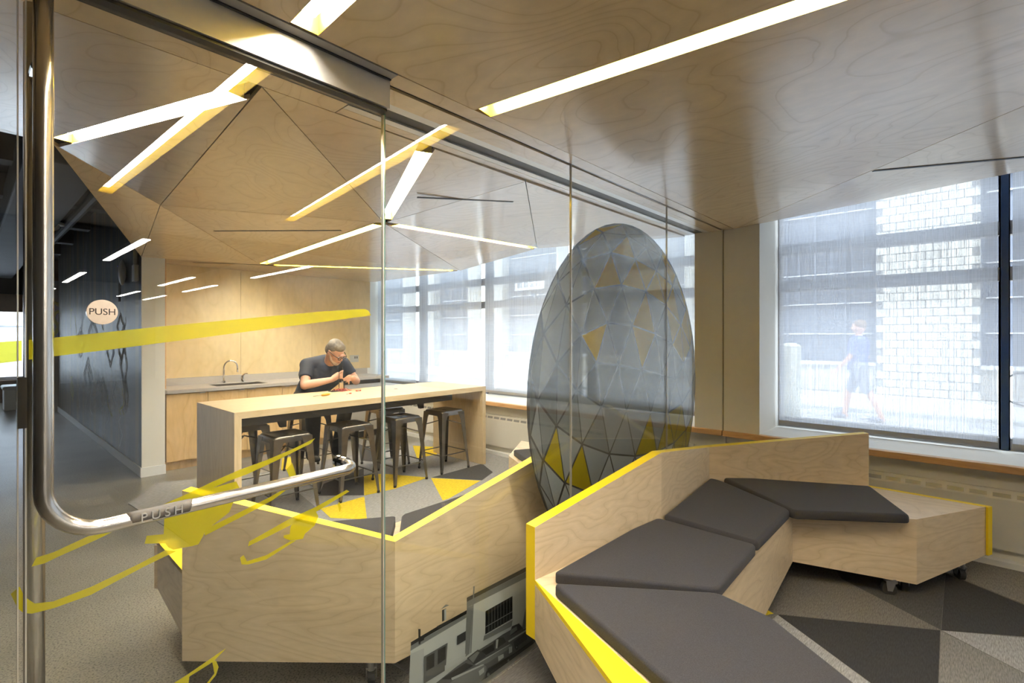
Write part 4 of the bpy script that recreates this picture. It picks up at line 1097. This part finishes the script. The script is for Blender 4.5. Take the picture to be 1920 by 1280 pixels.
for s in (-1, 1):
    MB().tube([hp(s * .033 + .025 * math.cos(a * math.pi / 8), .116 - .004 * abs(math.cos(a * math.pi / 8)), .012 + .019 * math.sin(a * math.pi / 8)) for a in range(17)], .0042, 6).build('rim', 'black', gl)
    MB().tube([hp(s * .058, .112, .02), hp(s * .079, .06, .022), hp(s * .084, -.02, .02), hp(s * .082, -.04, .0)], .004, 6).build('temple_arm', 'black', gl)
    MB().ell(hp(s * .032, .094, .012), .012, .009, .008, HM).build('eye', 'plastic_white', man, smooth=True)
MB().tube([hp(-.008, .117, .018), hp(.008, .117, .018)], .0028, 6).build('bridge', 'black', gl)

# things on the table
zt = th_ + .0005
sw = thing('screwdriver', 'orange-handled screwdriver lying on the table in front of the man', 'tool')
a_, b_ = P(603, 741, z=.925), P(618, 738, z=.93); c_ = P(587, 743.5, z=.925)
a_.z = b_.z = c_.z = zt + .012
MB().tube([b_, b_.lerp(a_, .2), b_.lerp(a_, .8), a_], [.009, .0118, .0118, .008], 10).build('handle', 'orange_plastic', sw, smooth=True); MB().tube([a_, c_], .003, 8).build('shaft', 'chrome', sw)
gd = thing('circuit_kit', 'small black circuit board with red wires and a wooden post', 'electronics')
g0 = P(633, 733, z=zt); 
B('board', 'pcb', gd, g0.x - .085, g0.x + .09, g0.y - .04, g0.y + .04, zt, zt + .008)
for k in range(9):
    x = g0.x - .06 + .014 * k; y = g0.y + R.uniform(-.025, .025); B('chip', R.choice(['pcb', 'caster_grey', 'chrome']), gd, x, x + .012, y, y + .014, zt + .008, zt + .008 + R.uniform(.008, .022))
B('post', 'block_wood', gd, g0.x + .03, g0.x + .06, g0.y + .01, g0.y + .035, zt + .008, zt + .085)
for k in range(5):
    x = g0.x - .07 + .03 * k; MB().tube([(x, g0.y - .02, zt + .009), (x + .02, g0.y - .05, zt + .03), (x + .05, g0.y - .08, zt + .006), (x + .09, g0.y - .085 + .01 * k, zt + .004)], .0022, 6).build('wire', 'red_plastic', gd)
rc = thing('red_clip', 'red clip lying apart on the table, beside the hand', 'clip'); q0 = P(672, 733.5, z=zt)
for s in (-1, 1): MB().tube([q0 + Vector((s * .006, 0, .006)), q0 + Vector((s * .03, 0, .009))], [.004, .006], 8).build('jaw', 'red_plastic', rc)
MB().ell(q0 + Vector((0, 0, .0055)), .008, .005, .005).build('pivot', 'chrome', rc)
rp = thing('red_plug', 'small red plug at the end of a wire on the table', 'plug'); q1 = P(657, 738.5, z=zt)
MB().tube([q1 + Vector((-.012, 0, .007)), q1 + Vector((.012, .008, .007))], [.005, .0068], 8).build('sleeve', 'red_plastic', rp); MB().tube([q1 + Vector((-.05, -.01, .003)), q1 + Vector((-.012, 0, .006))], .002, 6).build('lead', 'red_plastic', rp)
ir = thing('soldering_iron', 'black pen-shaped tool held in the fist', 'tool')
MB().tube([(2.748, 4.945, 1.16), (2.746, 4.948, 1.09), (2.742, 4.945, 1.03)], [.008, .009, .006], 10).build('grip', 'black', ir); MB().tube([(2.742, 4.945, 1.03), (2.74, 4.94, .96)], .003, 8).build('tip', 'chrome', ir)
MB().tube([(2.748, 4.945, 1.16), (2.73, 4.93, 1.185), (2.70, 4.92, 1.16), (2.69, 4.90, 1.05), (2.68, 4.89, .96)], .003, 6).build('cord', 'black', ir)
ds = thing('table_socket', 'small dark flush socket set in the table top', 'socket'); q2 = P(742, 729, z=zt)
MB().cyl((q2.x, q2.y, zt), .035, .002, 20).build('ring', 'aluminium', ds); MB().cyl((q2.x, q2.y, zt + .002), .022, .001, 20).build('cap', 'label_grey', ds)

# ================================================================ CORRIDOR THINGS
ap = thing('access_point', 'white rounded wireless unit with black antennas on the dark corridor wall', 'electronics')
pz = P(232, 511, x=1.25)
MB().ell((1.235, pz.y, pz.z), .035, .075, .15).build('shell', 'plastic_white', ap, smooth=True)
MB().ell((1.197, pz.y + .02, pz.z + .07), .004, .012, .010).build('indicator', 'led_violet', ap)
for dy in (.10, .16): MB().tube([(1.24, pz.y + dy - .03, pz.z - .10), (1.235, pz.y + dy, pz.z - .12), (1.235, pz.y + dy, pz.z - .33)], .008, 8).build('antenna', 'black', ap)
jb = thing('junction_box', 'beige electrical box with a white conduit beside the wireless unit', 'electrical box')
pj = P(253, 512, x=1.25)
B('box', 'box_beige', jb, 1.232, 1.2745, pj.y - .06, pj.y + .06, pj.z - .09, pj.z + .09, bevel=.006)
MB().tube([(1.253, pj.y, pj.z + .085), (1.253, pj.y, pj.z + .9)], .02, 12).build('conduit', 'box_beige', jb)
bn = thing('white_bench_box', 'small white box seat at the far end of the corridor', 'box seat')
B('body', 'base_white', bn, .55, 1.15, 14.0, 14.6, .02, .42); B('pad', 'plastic_white', bn, .52, 1.18, 13.97, 14.63, .422, .50, bevel=.03)
cd = thing('ceiling_device', 'white dome device hanging from the dark corridor ceiling', 'ceiling device')
q = P(100, 420, z=2.85)
MB().cyl((q.x, q.y, 2.84), .10, .03, 24).build('plate', 'box_beige', cd); MB().ell((q.x, q.y, 2.83), .06, .06, .06).build('dome', 'plastic_white', cd, smooth=True); MB().tube([(q.x, q.y, 2.87), (q.x, q.y, 3.3)], .012, 8).build('rod', 'duct_dark', cd)
nl = thing('yellow_outline', 'curved yellow line drawing at the end of the dark corridor wall', 'wall graphic')
yl = lambda px: [P(u, v, x=1.2) for u, v in px]
MB().tube([P(u, v, y=13.28) for u, v in [(96, 568), (102, 567), (108, 570), (114, 575), (119, 577)]], .03, 8).build('upper_stroke', 'chalk_yellow', nl)
MB().tube([P(u, v, y=13.28) for u, v in [(112, 583), (104, 586), (100, 593), (102, 601), (107, 607), (109, 613), (106, 622), (100, 629)]], .03, 8).build('lower_stroke', 'chalk_yellow', nl)
# office lights on the camera side of the glass: the eight rows seen mirrored in the glass
k = 0
for x, ys in ((1.6, (-4.8, -9.8, -14.6)), (3.3, (-9.1, -14.0)), (4.2, (-5.6, -10.6, -15.2))):
    for y in ys:
        t = tag(empty('linear_light_offscreen'), 'slim white linear light hanging in the dark office behind the lounge', 'light', 'linear office lights'); 
        B('housing', 'base_white', t, x - .05, x + .05, y - 2.7, y, 2.765, 2.82); B('diffuser', 'office_glow', t, x - .045, x + .045, y - 2.69, y - .01, 2.755, 2.765)
        for yy in (y - .3, y - 2.4): MB().tube([(x, yy, 2.82), (x, yy, 3.3)], .004, 6).build('hanger', 'aluminium', t)

# ================================================================ OUTSIDE
gr = struct(B('floor_street', 'road', None, 5.3, 40, -45, 60, -.12, 0)); 
struct(B('floor_pavement', 'pavement', None, 11.9, 15.2, -45, 60, 0, .06)); struct(B('trim_kerb', 'kerb', None, 11.7, 11.9, -45, 60, 0, .075))
bd = thing('opposite_building', 'pale block building with dark tall windows across the street', 'building')
XF = 15.1
B('wall', 'facade_dark', bd, XF + .5, XF + 1.0, -45, 60, .06, 9)
piers = [(-.43, 1.46), (-10.3, -8.4), (-5.4, -3.5), (4.2, 6.3), (9.2, 11.3), (14.1, 16.2), (18.6, 21.1), (23.5, 25.6), (28.3, 30.4)]
for i, (y0, y1) in enumerate(piers):
    pr = B('pier', 'mortar' if i == 0 else 'far_brick', bd, XF + (.02 if i == 0 else 0), XF + .7, y0 + (.004 if i == 0 else 0), y1 - (.004 if i == 0 else 0), .06, 8.5)
    if i == 0:
        rows, cols = 30, 7; cw, ch = (y1 - y0) / cols, .19
        me0 = None
        for r in range(rows):
            for c in range(cols):
                yy = y0 + c * cw + (.0 if r % 2 == 0 else cw / 2)
                if c == cols - 1 and r % 2: continue
                if me0 is None:
                    bo = MB().box(XF, XF + .03, -cw / 2 + .009, cw / 2 - .009, .009, ch - .009).build('block', 'block_white', pr); me0 = bo
                else:
                    bo = me0.copy(); COL.objects.link(bo); bo.parent = pr
                bo.location = (0, yy + cw / 2, .07 + r * ch)
ps_ = sorted(piers); bays = [(a[1], b_[0]) for a, b_ in zip(ps_[:-1], ps_[1:])]
for y0, y1 in bays:
    wn_ = MB()
    B('bay_base', 'far_brick', bd, XF + .25, XF + .5, y0, y1, .06, .75)
    B('bay_sill', 'facade_sill', bd, XF + .15, XF + .5, y0, y1, .75, .83)
    for z in (1.55, 2.35, 3.15, 3.95, 4.75): B('sash_rail', 'facade_sill', bd, XF + .42, XF + .5, y0 + .1, y1 - .1, z, z + .03)
    n_ = max(3, int((y1 - y0) / .65))
    for k in range(n_ + 1): y = y0 + (y1 - y0) * k / n_; B('sash_post', 'facade_sash', bd, XF + .40, XF + .5, y - .025, y + .025, .83, 5.2)
    B('lintel', 'facade_sash', bd, XF + .2, XF + .5, y0, y1, 5.2, 5.8)
sg_ = thing('building_sign', 'white sign reading BLDG. 17 on the building across the street', 'sign')
s0 = P(993, 533, x=XF + .1)
B('board', 'sign_white', sg_, XF + .06, XF + .12, s0.y - .75, s0.y + .75, s0.z - .22, s0.z + .22); B('bracket', 'facade_sash', sg_, XF + .12, XF + .399, s0.y - .6, s0.y + .6, s0.z - .05, s0.z + .05)
RS = Matrix.Rotation(-math.pi / 2, 3, 'Z') @ RX
text('letters', 'BLDG.17', .34, 'sign_ink', sg_, (XF + .058, s0.y, s0.z), RS, .003)
bo_ = thing('bollard', 'stout pale bollard on the near kerb outside the window', 'bollard')
MB().cyl((7.5, 1.66, 0), .125, 1.36, 28).build('post', 'bollard_paint', bo_); MB().ell((7.5, 1.66, 1.36), .125, .125, .05, nu=28).build('cap', 'bollard_paint', bo_, smooth=True)
# passer-by
wkp = thing('person', 'person in a blue shirt walking past on the street outside', 'person')
wb = MB(); px_, py_ = 10.7, 1.28
wb.ell((px_, py_, 1.66), .09, .105, .125); limb(wb, [(px_, py_, 1.56), (px_, py_, 1.42)], [.055, .06]); limb(wb, [(px_, py_ + .02, 1.0), (px_, py_, 1.38)], [.13, .14])
limb(wb, [(px_ - .2, py_, 1.40), (px_ + .2, py_, 1.40)], [.06, .06])
for s in (-1, 1):
    limb(wb, [(px_ + s * .2, py_, 1.40), (px_ + s * .23, py_ - s * .10, 1.13), (px_ + s * .2, py_ - s * .12 + .16, .92)], [.052, .042, .028]); hpn = Vector((px_ + s * .2, py_ - s * .12 + .2, .87)); wb.ell(hpn, .02, .045, .045)
    for k in range(4): limb(wb, [hpn + Vector((0, .02, .02 - .016 * k)), hpn + Vector((-.005 * s, .06, -.0 - .016 * k)), hpn + Vector((-.02 * s, .065, -.03 - .014 * k))], [.011, .01, .009], 6)
    limb(wb, [hpn + Vector((0, 0, .02)), hpn + Vector((-.02 * s, .04, .03))], [.012, .01], 6)
    limb(wb, [(px_ + s * .09, py_, .95), (px_ + s * .09, py_ + s * .16, .52), (px_ + s * .09, py_ + s * .28 - .06, .10)], [.09, .06, .04]); wb.ell((px_ + s * .09, py_ + s * .28, .05), .045, .12, .045)
wb.ell((px_, py_ + .1, 1.64), .016, .03, .022)
remesh(wb, 'body', 'skin', wkp, .012, 3)
ws = MB(); limb(ws, [(px_, py_ + .02, .95), (px_, py_, 1.36)], [.155, .165]); limb(ws, [(px_ - .2, py_, 1.40), (px_ + .2, py_, 1.40)], [.075, .075])
for s in (-1, 1): ws.tube([(px_ + s * .2, py_, 1.40), (px_ + s * .225, py_ - s * .08, 1.18)], [.07, .062], 12)
remesh(ws, 'shirt', 'blue_cloth', wkp, .014, 3)
wt = MB(); limb(wt, [(px_ - .07, py_, .95), (px_ + .07, py_, .95)], [.14, .14])
for s in (-1, 1): limb(wt, [(px_ + s * .09, py_, .93), (px_ + s * .09, py_ + s * .13, .55)], [.105, .082])
remesh(wt, 'shorts', 'grey_cloth', wkp, .014, 3)
wh = MB(); wh.ell((px_, py_ - .02, 1.70), .098, .108, .10); remesh(wh, 'hair', 'far_wood', wkp, .012, 2)
for s in (-1, 1): ws_ = MB(); ws_.ell((px_ + s * .09, py_ + s * .28 + .02, .052), .052, .135, .05); remesh(ws_, 'shoe', 'grey_cloth', wkp, .012, 2)
# parked bicycle
bi = thing('bicycle', 'dark bicycle leaning by the facade across the street', 'bicycle')
bx_, by_ = 14.4, -1.05
for dy in (0, -1.02):
    wl = MB(); wl.tube([(bx_, by_ + dy + .33 * math.cos(a * math.pi / 12), .42 + .33 * math.sin(a * math.pi / 12)) for a in range(25)], .02, 6, cap=False); wh_ = wl.build('wheel', 'rubber', bi)
    for k in range(8): a = k * math.pi / 8; MB().tube([(bx_, by_ + dy + .32 * math.cos(a), .42 + .32 * math.sin(a)), (bx_, by_ + dy - .32 * math.cos(a), .42 - .32 * math.sin(a))], .003, 4).build('spoke', 'caster_grey', wh_)
fr_ = MB()
for a, b_ in (((0, .42), (-.18, 1.0)), ((-.18, .95), (-.75, .95)), ((-.62, .38), (-.2, .9)), ((-.62, .38), (-.78, 1.05)), ((-1.02, .42), (-.62, .38)), ((-1.02, .42), (-.76, .95))): fr_.tube([(bx_, by_ + a[0], a[1]), (bx_, by_ + b_[0], b_[1])], .018, 8)
fr_.build('frame', 'navy_frame', bi); MB().tube([(bx_ - .26, by_ - .16, 1.06), (bx_, by_ - .2, 1.04), (bx_ + .26, by_ - .16, 1.06)], .014, 8).build('handlebar', 'caster_grey', bi); MB().ell((bx_, by_ - .8, 1.08), .07, .13, .03).build('saddle', 'rubber', bi)
